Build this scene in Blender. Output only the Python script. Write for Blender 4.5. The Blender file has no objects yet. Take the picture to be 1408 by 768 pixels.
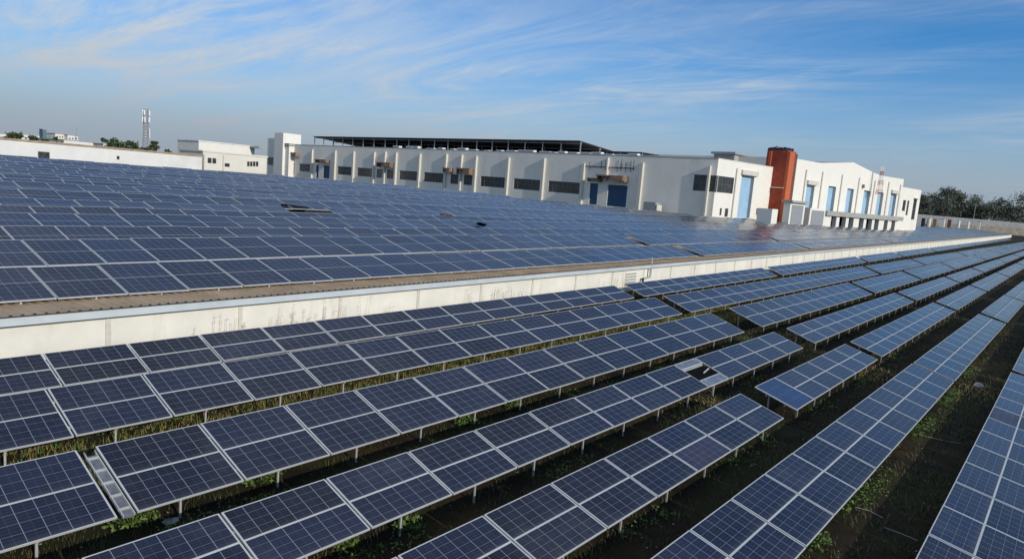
import bpy, math, random
from mathutils import Vector, Matrix
R = math.radians
rnd = random.Random(7)
C = bpy.context.scene.collection
sc = bpy.context.scene

# ------------------------------------------------------------------ camera
FPX, YAW, PITCH, ROLL = 955.0, R(50.99), R(7.551), R(4.6)
fw = Vector((math.sin(YAW)*math.cos(PITCH), math.cos(YAW)*math.cos(PITCH), -math.sin(PITCH)))
r0 = Vector((math.cos(YAW), -math.sin(YAW), 0)); u0 = r0.cross(fw)
rt = r0*math.cos(ROLL) + u0*math.sin(ROLL); up = -r0*math.sin(ROLL) + u0*math.cos(ROLL)
cd = bpy.data.cameras.new('camera'); cam = bpy.data.objects.new('camera', cd); C.objects.link(cam)
cd.sensor_width = 36.0; cd.lens = FPX/1408*36.0; cd.clip_start = 0.1; cd.clip_end = 9000
cam.matrix_world = Matrix(((rt.x, up.x, -fw.x, 0), (rt.y, up.y, -fw.y, 0), (rt.z, up.z, -fw.z, 0), (0, 0, 0, 1)))
sc.camera = cam

# ------------------------------------------------------------------ light
SUN_AZ, SUN_EL = R(190.0), R(22.0)            # azimuth from +Y towards +X
sd = Vector((math.sin(SUN_AZ)*math.cos(SUN_EL), math.cos(SUN_AZ)*math.cos(SUN_EL), math.sin(SUN_EL)))
sl = bpy.data.lights.new('sun', 'SUN'); sun = bpy.data.objects.new('sun', sl); C.objects.link(sun)
sl.energy = 3.2; sl.angle = R(0.5); sl.color = (1.0, 0.93, 0.82)
sun.rotation_euler = sd.to_track_quat('Z', 'Y').to_euler()
sc.view_settings.view_transform = 'Standard'; sc.view_settings.look = 'None'
sc.view_settings.exposure = 0.0; sc.view_settings.gamma = 1.0; sc.view_settings.use_curve_mapping = False

world = bpy.data.worlds.new('World'); sc.world = world; world.use_nodes = True
SKY = dict(rot=85, o1=(1.6, 1.7, 0), o2=(3.7, -7.8, 0), o3=(-2.6, -3.5, 0), tint=(0.22, 0.60, 0.88, 1))
def build_sky():
    nt = world.node_tree; nt.nodes.clear(); N = nt.nodes.new; K = nt.links.new
    out = N('ShaderNodeOutputWorld'); bg = N('ShaderNodeBackground'); bg.inputs['Strength'].default_value = 0.15
    sky = N('ShaderNodeTexSky'); sky.sky_type = 'NISHITA'; sky.sun_disc = False
    sky.sun_elevation = SUN_EL; sky.sun_rotation = SUN_AZ
    sky.air_density = 1.0; sky.dust_density = 0.6; sky.ozone_density = 3.5; sky.altitude = 200
    tc = N('ShaderNodeTexCoord'); sep = N('ShaderNodeSeparateXYZ'); K(tc.outputs['Generated'], sep.inputs[0])
    def math_(op, a, b=None, clamp=False):
        m = N('ShaderNodeMath'); m.operation = op; m.use_clamp = clamp
        for i, v in enumerate((a, b)):
            if v is None: continue
            if isinstance(v, (int, float)): m.inputs[i].default_value = v
            else: K(v, m.inputs[i])
        return m.outputs[0]
    zc = math_('ADD', math_('MAXIMUM', sep.outputs['Z'], 0.0), 0.12)
    comb = N('ShaderNodeCombineXYZ'); K(math_('DIVIDE', sep.outputs['X'], zc), comb.inputs[0]); K(math_('DIVIDE', sep.outputs['Y'], zc), comb.inputs[1])
    def noise(scale_xy, rot, scale, detail, dist, off=(0, 0, 0), rough=0.55):
        m0 = N('ShaderNodeMapping'); m0.inputs['Rotation'].default_value = (0, 0, rot); K(comb.outputs[0], m0.inputs[0])
        mp = N('ShaderNodeMapping'); mp.inputs['Scale'].default_value = (*scale_xy, 1); mp.inputs['Location'].default_value = off
        K(m0.outputs[0], mp.inputs[0])
        n = N('ShaderNodeTexNoise'); n.inputs['Scale'].default_value = scale; n.inputs['Detail'].default_value = detail
        n.inputs['Distortion'].default_value = dist; n.inputs['Roughness'].default_value = rough
        K(mp.outputs[0], n.inputs['Vector']); return n.outputs[0]
    def ramp(v, a, b, hi=1.0):
        m = N('ShaderNodeMapRange'); m.interpolation_type = 'SMOOTHSTEP'; m.inputs['From Min'].default_value = a; m.inputs['From Max'].default_value = b; m.inputs['To Max'].default_value = hi
        K(v, m.inputs['Value']); return m.outputs[0]
    # thin cirrus: a broad coverage field, long streaks drawn out by the wind, and fine filaments
    big = ramp(noise((0.55, 1.0), R(SKY['rot']), 0.55, 3, 0.5, SKY['o1']), 0.34, 0.60)
    wisps = ramp(noise((0.42, 1.2), R(SKY['rot']), 1.15, 12, 1.7, SKY['o2'], 0.64), 0.36, 0.78)
    fine = ramp(noise((0.55, 2.2), R(SKY['rot']+12), 3.0, 12, 1.3, SKY['o3'], 0.68), 0.40, 0.82)
    cl = math_('MULTIPLY', big, math_('ADD', math_('MULTIPLY', wisps, 0.70), math_('MULTIPLY', fine, 0.50)), True)
    # a milky veil thickening towards the north (left of the picture); unseen overhead part added for neutral fill light
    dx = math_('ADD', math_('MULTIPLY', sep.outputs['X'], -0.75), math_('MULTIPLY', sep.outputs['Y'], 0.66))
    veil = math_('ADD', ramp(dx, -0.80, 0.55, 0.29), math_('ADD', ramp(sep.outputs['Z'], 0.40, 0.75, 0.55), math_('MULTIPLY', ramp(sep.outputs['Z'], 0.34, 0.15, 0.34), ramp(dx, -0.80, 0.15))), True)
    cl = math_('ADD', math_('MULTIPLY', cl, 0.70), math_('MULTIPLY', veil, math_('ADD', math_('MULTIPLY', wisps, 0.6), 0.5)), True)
    tint = N('ShaderNodeMix'); tint.data_type = 'RGBA'; tint.blend_type = 'MULTIPLY'; tint.inputs['Factor'].default_value = 1.0
    K(sky.outputs[0], tint.inputs['A']); tint.inputs['B'].default_value = SKY['tint']
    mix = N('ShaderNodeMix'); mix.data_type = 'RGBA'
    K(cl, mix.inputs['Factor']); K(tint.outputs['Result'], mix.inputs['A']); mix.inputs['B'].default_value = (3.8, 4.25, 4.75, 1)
    # pale dusty band of air low over the horizon
    hz = N('ShaderNodeMapRange'); hz.interpolation_type = 'SMOOTHSTEP'
    hz.inputs['From Min'].default_value = 0.22; hz.inputs['From Max'].default_value = -0.03; hz.inputs['To Max'].default_value = 0.97
    K(sep.outputs['Z'], hz.inputs['Value'])
    mix2 = N('ShaderNodeMix'); mix2.data_type = 'RGBA'
    K(hz.outputs[0], mix2.inputs['Factor']); K(mix.outputs['Result'], mix2.inputs['A']); mix2.inputs['B'].default_value = (2.65, 3.05, 3.5, 1)
    h2 = N('ShaderNodeMapRange'); h2.interpolation_type = 'SMOOTHSTEP'; h2.inputs['From Min'].default_value = 0.10; h2.inputs['From Max'].default_value = 0.0; h2.inputs['To Max'].default_value = 0.9
    K(sep.outputs['Z'], h2.inputs['Value'])
    mix3 = N('ShaderNodeMix'); mix3.data_type = 'RGBA'; K(h2.outputs[0], mix3.inputs['Factor']); K(mix2.outputs['Result'], mix3.inputs['A']); mix3.inputs['B'].default_value = (2.08, 2.46, 2.92, 1)
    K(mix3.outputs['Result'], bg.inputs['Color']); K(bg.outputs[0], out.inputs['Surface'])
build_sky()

# ------------------------------------------------------------------ materials
def new_mat(name, col, rough=0.8, metal=0.0, var=0.12, vscale=3.0, stain=None, sscale=(1, 1, 1), samount=0.5, bump=0.0, spec=None):
    m = bpy.data.materials.new(name); m.use_nodes = True; nt = m.node_tree; N = nt.nodes.new; K = nt.links.new
    b = nt.nodes['Principled BSDF']; b.inputs['Roughness'].default_value = rough; b.inputs['Metallic'].default_value = metal
    if spec is not None: b.inputs['Specular IOR Level'].default_value = spec
    tc = N('ShaderNodeTexCoord')
    n = N('ShaderNodeTexNoise'); n.inputs['Scale'].default_value = vscale; n.inputs['Detail'].default_value = 6; n.inputs['Roughness'].default_value = 0.65
    K(tc.outputs['Object'], n.inputs['Vector'])
    mr = N('ShaderNodeMapRange'); mr.inputs['From Min'].default_value = 0.3; mr.inputs['From Max'].default_value = 0.7
    mr.inputs['To Min'].default_value = 1 - var; mr.inputs['To Max'].default_value = 1 + var; K(n.outputs[0], mr.inputs[0])
    vm = N('ShaderNodeVectorMath'); vm.operation = 'SCALE'; vm.inputs[0].default_value = col[:3]; K(mr.outputs[0], vm.inputs['Scale'])
    last = vm.outputs[0]
    if stain:
        mp = N('ShaderNodeMapping'); mp.inputs['Scale'].default_value = sscale; K(tc.outputs['Object'], mp.inputs[0])
        n2 = N('ShaderNodeTexNoise'); n2.inputs['Scale'].default_value = 1.0; n2.inputs['Detail'].default_value = 7; n2.inputs['Roughness'].default_value = 0.7; K(mp.outputs[0], n2.inputs['Vector'])
        m2 = N('ShaderNodeMapRange'); m2.interpolation_type = 'SMOOTHSTEP'; m2.inputs['From Min'].default_value = 0.5; m2.inputs['From Max'].default_value = 0.78; m2.inputs['To Max'].default_value = samount; K(n2.outputs[0], m2.inputs[0])
        mx = N('ShaderNodeMix'); mx.data_type = 'RGBA'; K(m2.outputs[0], mx.inputs['Factor']); K(last, mx.inputs['A']); mx.inputs['B'].default_value = (*stain, 1); last = mx.outputs['Result']
    K(last, b.inputs['Base Color'])
    if bump:
        bp = N('ShaderNodeBump'); bp.inputs['Strength'].default_value = bump; bp.inputs['Distance'].default_value = 0.03; K(n.outputs[0], bp.inputs['Height']); K(bp.outputs[0], b.inputs['Normal'])
    return m

def panel_mat(name, base=(0.0065, 0.0108, 0.030), line=(0.24, 0.26, 0.31), rough=0.13, dust=0.05, dustcol=(0.13, 0.13, 0.135), nu=6, nv=4):
    m = bpy.data.materials.new(name); m.use_nodes = True; nt = m.node_tree; N = nt.nodes.new; K = nt.links.new
    b = nt.nodes['Principled BSDF']
    uv = N('ShaderNodeUVMap'); uv.uv_map = 'uv'; sp = N('ShaderNodeSeparateXYZ'); K(uv.outputs[0], sp.inputs[0])
    def mt(op, a, b_=None, clamp=False):
        x = N('ShaderNodeMath'); x.operation = op; x.use_clamp = clamp
        for i, v in enumerate((a, b_)):
            if v is None: continue
            if isinstance(v, (int, float)): x.inputs[i].default_value = v
            else: K(v, x.inputs[i])
        return x.outputs[0]
    def lines(c, n, w):
        return mt('GREATER_THAN', mt('ABSOLUTE', mt('SUBTRACT', mt('FRACT', mt('ADD', mt('MULTIPLY', c, n), 0.0)), 0.5)), 0.5 - w)
    U, V = sp.outputs[0], sp.outputs[1]
    strong = lines(U, nu, 0.016); mid = lines(V, nv, 0.020); thin = lines(U, nu*2, 0.022); bus = lines(V, nv*3, 0.05)
    tot = mt('MAXIMUM', mt('MULTIPLY', strong, 0.95), mt('MAXIMUM', mt('MULTIPLY', mid, 0.55), mt('MAXIMUM', mt('MULTIPLY', thin, 0.14), mt('MULTIPLY', bus, 0.10))))
    # poly-crystalline mottling, cell by cell
    fl = N('ShaderNodeCombineXYZ'); K(mt('FLOOR', mt('MULTIPLY', U, nu*2)), fl.inputs[0]); K(mt('FLOOR', mt('MULTIPLY', V, nv)), fl.inputs[1])
    oi = N('ShaderNodeObjectInfo'); geo = N('ShaderNodeNewGeometry')
    K(mt('ADD', mt('MULTIPLY', oi.outputs['Random'], 50), mt('MULTIPLY', geo.outputs['Random Per Island'], 37)), fl.inputs[2])
    wn = N('ShaderNodeTexWhiteNoise'); wn.noise_dimensions = '3D'; K(fl.outputs[0], wn.inputs[0])
    tone = mt('ADD', mt('MULTIPLY', wn.outputs[0], 0.35), mt('ADD', mt('MULTIPLY', mt('FRACT', mt('ADD', mt('MULTIPLY', oi.outputs['Random'], 7.3), geo.outputs['Random Per Island'])), 0.85), 0.45))
    vm = N('ShaderNodeVectorMath'); vm.operation = 'SCALE'; vm.inputs[0].default_value = base; K(tone, vm.inputs['Scale'])
    mx = N('ShaderNodeMix'); mx.data_type = 'RGBA'; K(tot, mx.inputs['Factor']); K(vm.outputs[0], mx.inputs['A']); mx.inputs['B'].default_value = (*line, 1)
    tc = N('ShaderNodeTexCoord'); gn = N('ShaderNodeTexNoise'); gn.inputs['Scale'].default_value = 1.1; gn.inputs['Detail'].default_value = 5
    K(geo.outputs['Position'], gn.inputs['Vector'])
    dm = N('ShaderNodeMapRange'); dm.inputs['From Min'].default_value = 0.35; dm.inputs['From Max'].default_value = 0.75; dm.inputs['To Min'].default_value = dust*0.4; dm.inputs['To Max'].default_value = dust*1.7; K(gn.outputs[0], dm.inputs[0])
    low = mt('MULTIPLY', mt('POWER', mt('SUBTRACT', 1.0, V), 14.0), 0.25)      # dirt collected along the lower frame
    df = mt('ADD', dm.outputs[0], low, True)
    # a few bird droppings and dried water spots
    vo = N('ShaderNodeTexVoronoi'); vo.inputs['Scale'].default_value = 0.9; K(geo.outputs['Position'], vo.inputs['Vector'])
    sepc = N('ShaderNodeSeparateXYZ'); K(vo.outputs['Color'], sepc.inputs[0])
    spot = mt('MULTIPLY', mt('LESS_THAN', vo.outputs['Distance'], mt('MULTIPLY', sepc.outputs[1], 0.055)), mt('GREATER_THAN', sepc.outputs[0], 0.55))
    ws = N('ShaderNodeTexNoise'); ws.inputs['Scale'].default_value = 0.35; ws.inputs['Detail'].default_value = 8; ws.inputs['Roughness'].default_value = 0.7; K(geo.outputs['Position'], ws.inputs['Vector'])
    wm = N('ShaderNodeMapRange'); wm.interpolation_type = 'SMOOTHSTEP'; wm.inputs['From Min'].default_value = 0.52; wm.inputs['From Max'].default_value = 0.72; wm.inputs['To Max'].default_value = 0.16; K(ws.outputs[0], wm.inputs[0])
    df = mt('ADD', mt('ADD', df, wm.outputs[0]), mt('MULTIPLY', spot, 0.9), True)
    mx2 = N('ShaderNodeMix'); mx2.data_type = 'RGBA'; K(df, mx2.inputs['Factor']); K(mx.outputs['Result'], mx2.inputs['A']); mx2.inputs['B'].default_value = (*dustcol, 1)
    K(mx2.outputs['Result'], b.inputs['Base Color'])
    rr = mt('ADD', mt('MULTIPLY', df, 0.8), rough, True); K(rr, b.inputs['Roughness'])
    b.inputs['IOR'].default_value = 1.31
    b.inputs['Sheen Weight'].default_value = 0.05; b.inputs['Sheen Roughness'].default_value = 0.4; b.inputs['Sheen Tint'].default_value = (0.95, 0.92, 0.9, 1)
    return m

M = {}
M['glass'] = panel_mat('panel_glass')
M['glass_wet'] = panel_mat('panel_glass_grimy', base=(0.010, 0.032, 0.10), dust=0.45, dustcol=(0.030, 0.062, 0.135), rough=0.1)
M['glass_brown'] = panel_mat('panel_glass_brown_stain', base=(0.02, 0.02, 0.05), dust=0.20, dustcol=(0.055, 0.045, 0.04))
M['glass_matt'] = panel_mat('panel_glass_dull', base=(0.012, 0.016, 0.035), dust=0.10, dustcol=(0.05, 0.05, 0.07), rough=0.3)
M['glass_white'] = new_mat('shattered_glass', (0.13, 0.15, 0.19), 0.35, 0.0, 0.4, 7, (0.42, 0.43, 0.45), (7, 1.5, 1), 0.7)
M['alu'] = new_mat('aluminium_frame', (0.56, 0.56, 0.55), 0.45, 0.25, 0.10, 2.0)
M['back'] = new_mat('panel_backsheet', (0.30, 0.30, 0.31), 0.7)
M['galv'] = new_mat('galvanised_steel', (0.50, 0.50, 0.49), 0.5, 0.35, 0.15, 4.0, (0.28, 0.20, 0.13), (3, 3, 3), 0.4)
M['tray'] = new_mat('cable_tray_steel', (0.17, 0.18, 0.21), 0.4, 0.4, 0.35, 6.0, (0.36, 0.37, 0.38), (6, 1, 1), 0.6)
M['wall'] = new_mat('cream_wall', (0.76, 0.715, 0.62), 0.9, 0, 0.10, 0.5, (0.50, 0.43, 0.33), (1.3, 1.3, 0.20), 0.55)
M['strip'] = new_mat('wall_joint_strip', (0.62, 0.57, 0.49), 0.9, 0, 0.15, 3, (0.30, 0.23, 0.17), (2, 2, 0.8), 0.6)
M['fascia'] = new_mat('fascia_steel', (0.55, 0.585, 0.60), 0.55, 0.1, 0.08, 0.8, (0.36, 0.34, 0.31), (0.7, 2, 3), 0.4)
M['sheet'] = new_mat('dusty_roof_sheet', (0.36, 0.265, 0.175), 0.85, 0, 0.25, 0.9, (0.17, 0.13, 0.095), (1.5, 0.8, 1), 0.6)
M['facade'] = new_mat('grey_white_render', (0.80, 0.76, 0.675), 0.9, 0, 0.06, 0.25, (0.42, 0.40, 0.37), (0.25, 0.25, 0.05), 0.35)
M['white'] = new_mat('white_render', (0.78, 0.745, 0.67), 0.9, 0, 0.04, 0.3, (0.55, 0.50, 0.44), (0.25, 0.25, 0.05), 0.35)
M['pipe'] = new_mat('cream_pipe', (0.60, 0.57, 0.50), 0.7)
M['reveal'] = new_mat('shaded_jamb', (0.45, 0.45, 0.43), 0.9)  # jamb shade put into the colour, darker than the wall render
M['dblue'] = new_mat('deep_blue_door', (0.012, 0.062, 0.15), 0.5, 0, 0.15, 1.5)
M['lblue'] = new_mat('pale_blue_shutter', (0.33, 0.50, 0.66), 0.5, 0, 0.08, 0.6, (0.50, 0.60, 0.68), (0.3, 0.3, 0.15), 0.5)
M['pane'] = new_mat('dirty_window_pane', (0.035, 0.040, 0.042), 0.25, 0, 0.5, 0.9, (0.20, 0.19, 0.17), (1.3, 1.3, 0.6), 0.7)
M['wframe'] = new_mat('dark_window_frame', (0.11, 0.11, 0.10), 0.6)
M['rust'] = new_mat('rusty_canopy', (0.24, 0.15, 0.095), 0.9, 0, 0.35, 1.2, (0.45, 0.36, 0.27), (0.7, 0.7, 1.5), 0.8)
M['conc'] = new_mat('weathered_concrete', (0.36, 0.355, 0.33), 0.9, 0, 0.15, 0.6, (0.22, 0.20, 0.18), (0.5, 0.5, 0.5), 0.5)
M['fence'] = new_mat('grey_block_wall', (0.23, 0.23, 0.235), 0.9, 0, 0.2, 0.3)
M['mech'] = new_mat('grey_metal_cladding', (0.32, 0.33, 0.34), 0.6, 0.2, 0.12, 1.0)
M['dark'] = new_mat('dark_steel', (0.035, 0.037, 0.042), 0.6, 0.2)
M['void'] = new_mat('near_black', (0.006, 0.006, 0.006), 0.95, spec=0.05)  # near-black; paints shade in the panel hole and below the loading canopy
M['brick'] = new_mat('red_brick_paint', (0.36, 0.058, 0.028), 0.85, 0, 0.25, 0.9, (0.20, 0.04, 0.02), (0.5, 0.5, 0.3), 0.6)
M['orange'] = new_mat('orange_red_paint', (0.50, 0.115, 0.045), 0.8, 0, 0.10, 0.7)
M['dbrick'] = new_mat('dark_brick', (0.15, 0.055, 0.035), 0.9, 0, 0.4, 3.0, (0.35, 0.26, 0.18), (1.5, 1.5, 2.5), 0.6)
M['beige'] = new_mat('beige_render', (0.70, 0.655, 0.57), 0.9, 0, 0.06, 0.3, (0.40, 0.32, 0.22), (0.2, 0.2, 0.08), 0.4)
M['offw'] = new_mat('far_white_paint', (0.72, 0.70, 0.66), 0.9, 0, 0.08, 0.3, (0.48, 0.45, 0.40), (0.1, 0.1, 0.06), 0.4)
M['bluet'] = new_mat('blue_grey_cladding', (0.09, 0.15, 0.20), 0.6, 0, 0.2, 0.6)
M['mast'] = new_mat('weathered_mast_steel', (0.34, 0.31, 0.30), 0.7, 0, 0.2, 0.3)
M['redw'] = new_mat('red_oxide_steel', (0.42, 0.14, 0.10), 0.7)
M['whitew'] = new_mat('white_steel', (0.74, 0.74, 0.74), 0.6)
M['leaf'] = new_mat('tree_leaves', (0.050, 0.070, 0.026), 0.7, 0, 0.5, 0.5, (0.085, 0.10, 0.035), (0.6, 0.6, 0.6), 0.7)
M['leafd'] = new_mat('hazed_tree_leaves', (0.085, 0.098, 0.07), 0.75, 0, 0.5, 0.3, (0.11, 0.118, 0.085), (0.3, 0.3, 0.3), 0.7)  # distance haze mixed into the leaf colour, lighter and greyer
M['straw'] = new_mat('sunlit_straw', (0.30, 0.215, 0.085), 0.9, 0, 0.4, 2)  # straw, kept gold to stand in for sun on the ground
M['weed'] = new_mat('weed_leaves', (0.095, 0.155, 0.025), 0.7, 0, 0.45, 6)
M['dry'] = new_mat('dry_stalks', (0.46, 0.39, 0.26), 0.9, 0, 0.4, 5)
M['bark'] = new_mat('bark', (0.16, 0.125, 0.09), 0.9, 0, 0.3, 3)
M['stone'] = new_mat('pale_stone', (0.32, 0.31, 0.30), 0.9, 0, 0.3, 5, bump=0.6)

def ground_mat():
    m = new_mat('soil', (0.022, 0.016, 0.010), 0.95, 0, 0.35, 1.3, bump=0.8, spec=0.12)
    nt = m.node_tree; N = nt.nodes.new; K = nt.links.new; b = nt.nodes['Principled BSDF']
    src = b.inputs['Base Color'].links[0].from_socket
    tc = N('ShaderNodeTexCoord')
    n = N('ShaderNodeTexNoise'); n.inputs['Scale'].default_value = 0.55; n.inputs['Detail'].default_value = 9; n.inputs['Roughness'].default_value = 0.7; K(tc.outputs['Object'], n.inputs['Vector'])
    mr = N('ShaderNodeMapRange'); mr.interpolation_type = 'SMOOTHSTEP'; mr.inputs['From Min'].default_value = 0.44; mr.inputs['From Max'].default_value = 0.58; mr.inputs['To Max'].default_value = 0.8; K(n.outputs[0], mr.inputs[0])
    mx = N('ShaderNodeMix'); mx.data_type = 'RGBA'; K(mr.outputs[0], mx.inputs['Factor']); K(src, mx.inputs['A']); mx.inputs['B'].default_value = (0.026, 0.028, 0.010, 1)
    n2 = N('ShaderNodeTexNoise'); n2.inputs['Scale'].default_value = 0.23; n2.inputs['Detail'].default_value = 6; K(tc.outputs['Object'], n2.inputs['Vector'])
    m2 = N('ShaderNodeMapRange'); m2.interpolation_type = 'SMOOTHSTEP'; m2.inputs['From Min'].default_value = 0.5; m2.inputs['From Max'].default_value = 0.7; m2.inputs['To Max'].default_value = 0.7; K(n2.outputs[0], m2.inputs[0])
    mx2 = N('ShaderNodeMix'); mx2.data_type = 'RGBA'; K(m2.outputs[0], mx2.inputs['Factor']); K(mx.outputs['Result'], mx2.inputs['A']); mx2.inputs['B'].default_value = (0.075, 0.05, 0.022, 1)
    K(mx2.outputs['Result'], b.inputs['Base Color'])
    return m
M['soil'] = ground_mat()
M['soil2'] = new_mat('dry_earth', (0.20, 0.165, 0.125), 0.95, 0, 0.35, 0.25)
M['blade'] = new_mat('grass_blades', (0.055, 0.060, 0.018), 0.85, 0, 0.5, 1.2, (0.16, 0.12, 0.045), (0.5, 0.5, 0.5), 0.9)

# ------------------------------------------------------------------ mesh helper
class MB:
    def __init__(s): s.v = []; s.f = []; s.mi = []; s.uv = []; s.mats = []
    def m(s, mat):
        if mat not in s.mats: s.mats.append(mat)
        return s.mats.index(mat)
    def face(s, pts, mat, uv=None):
        k = len(s.v); s.v += [tuple(p) for p in pts]; s.f.append(tuple(range(k, k+len(pts)))); s.mi.append(s.m(mat)); s.uv.append(uv or [(0, 0)]*len(pts))
    def mesh_faces(s, verts, faces, mat):
        k = len(s.v); s.v += [tuple(p) for p in verts]; mi = s.m(mat)
        for f in faces: s.f.append(tuple(k+i for i in f)); s.mi.append(mi); s.uv.append([(0, 0)]*len(f))
    def hexa(s, p, mat):     # p: 8 corners, bottom 4 ccw then top 4
        s.mesh_faces(p, [(3, 2, 1, 0), (4, 5, 6, 7), (0, 1, 5, 4), (1, 2, 6, 5), (2, 3, 7, 6), (3, 0, 4, 7)], mat)
    def box(s, x0, x1, y0, y1, z0, z1, mat, X=None):
        p = [Vector(q) for q in ((x0, y0, z0), (x1, y0, z0), (x1, y1, z0), (x0, y1, z0), (x0, y0, z1), (x1, y0, z1), (x1, y1, z1), (x0, y1, z1))]
        if X: p = [X(q) for q in p]
        s.hexa(p, mat)
    def tube(s, a, b, ra, rb, mat, n=6):
        a = Vector(a); b = Vector(b); d = (b-a).normalized(); t = Vector((0, 0, 1)) if abs(d.z) < 0.9 else Vector((1, 0, 0))
        e1 = d.cross(t).normalized(); e2 = d.cross(e1); vs = []
        for c, r in ((a, ra), (b, rb)):
            for i in range(n): w = 2*math.pi*i/n; vs.append(c + (e1*math.cos(w)+e2*math.sin(w))*r)
        fs = [(i, (i+1) % n, n+(i+1) % n, n+i) for i in range(n)] + [tuple(reversed(range(n))), tuple(range(n, 2*n))]
        s.mesh_faces(vs, fs, mat)
    def mesh(s, name):
        me = bpy.data.meshes.new(name); me.from_pydata(s.v, [], s.f)
        for m in s.mats: me.materials.append(m)
        me.polygons.foreach_set('material_index', s.mi)
        ul = me.uv_layers.new(name='uv'); flat = []
        for u in s.uv:
            for q in u: flat += [q[0], q[1]]
        ul.data.foreach_set('uv', flat); me.update(); return me
    def build(s, name, parent=None, loc=None):
        o = bpy.data.objects.new(name, s.mesh(name)); C.objects.link(o)
        if parent: o.parent = parent
        if loc: o.location = loc
        return o
def tag(o, label=None, cat=None, group=None, kind=None):
    if label: o['label'] = label
    if cat: o['category'] = cat
    if group: o['group'] = group
    if kind: o['kind'] = kind
    return o
def empty(name, loc, label, cat, group=None, rz=0.0):
    o = bpy.data.objects.new(name, None); C.objects.link(o); o.location = loc; o.rotation_euler.z = rz; o.empty_display_size = 0.3
    return tag(o, label, cat, group)
def inst(name, me, parent, loc, rot=(0, 0, 0)):
    o = bpy.data.objects.new(name, me); C.objects.link(o); o.parent = parent; o.location = loc; o.rotation_euler = rot; return o
ORD = ['first', 'second', 'third', 'fourth', 'fifth', 'sixth', 'seventh', 'eighth', 'ninth', 'tenth', 'eleventh', 'twelfth', 'thirteenth', 'fourteenth', 'fifteenth', 'sixteenth', 'seventeenth', 'eighteenth', 'nineteenth', 'twentieth', 'twenty-first', 'twenty-second', 'twenty-third', 'twenty-fourth', 'twenty-fifth']
def ray(px, py): return fw + rt*((px-704)/FPX) - up*((py-384)/FPX)

# ------------------------------------------------------------------ terrain
def gz(y):
    if y < -10: return -8.35
    if y < 23: return -7.85 + 0.05*y
    return -6.70
def terrain():
    mb = MB(); xs = [-3000, -300, -60, 0, 60, 150, 400, 900, 4000]; ys = [-2500, -200, -10, 0, 10, 23, 60, 200, 900, 4500]
    V = [(x, y, gz(y)) for y in ys for x in xs]; nx = len(xs)
    F = [(j*nx+i, j*nx+i+1, (j+1)*nx+i+1, (j+1)*nx+i) for j in range(len(ys)-1) for i in range(nx-1)]
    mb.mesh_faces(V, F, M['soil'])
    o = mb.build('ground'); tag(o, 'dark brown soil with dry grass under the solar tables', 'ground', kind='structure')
terrain()

# ------------------------------------------------------------------ long shed under the rooftop array
EY, EZ, RS = 23.35, -4.81, 0.04
def rz_(y): return EZ + RS*(y-EY)
# the shed stands a few degrees off the line of the ground rows: its own frame turns about PIV
RAZ = 0.024; PIV = Vector((5.9, EY, 0)); RROT = Matrix.Rotation(RAZ, 3, 'Z'); RINV = RROT.transposed()
def rf(p): p = Vector(p); return PIV + RROT @ (p-PIV)
def roof_hit(px, py, h):        # picture ray meets the sloping plane h above the sheet, in the shed's frame
    d = RINV @ ray(px, py); o = PIV - RINV @ PIV
    t = (EZ+h+RS*(o.y-EY)-o.z)/(d.z-RS*d.y); return o+d*t
EDGE = [(0, 215), (120, 222), (240, 229), (370, 238.5), (460, 246), (560, 255), (640, 262), (760, 275), (900, 288), (980, 296), (1060, 303)]
BOUND = [(-40, EY), (560, EY), (560, 52), (330, 52)]+[(max(-40, q.x), q.y+0.5) for q in reversed([roof_hit(px, py, 0.8) for px, py in EDGE])]
BOUND.append((-40, BOUND[-1][1]))
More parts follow.
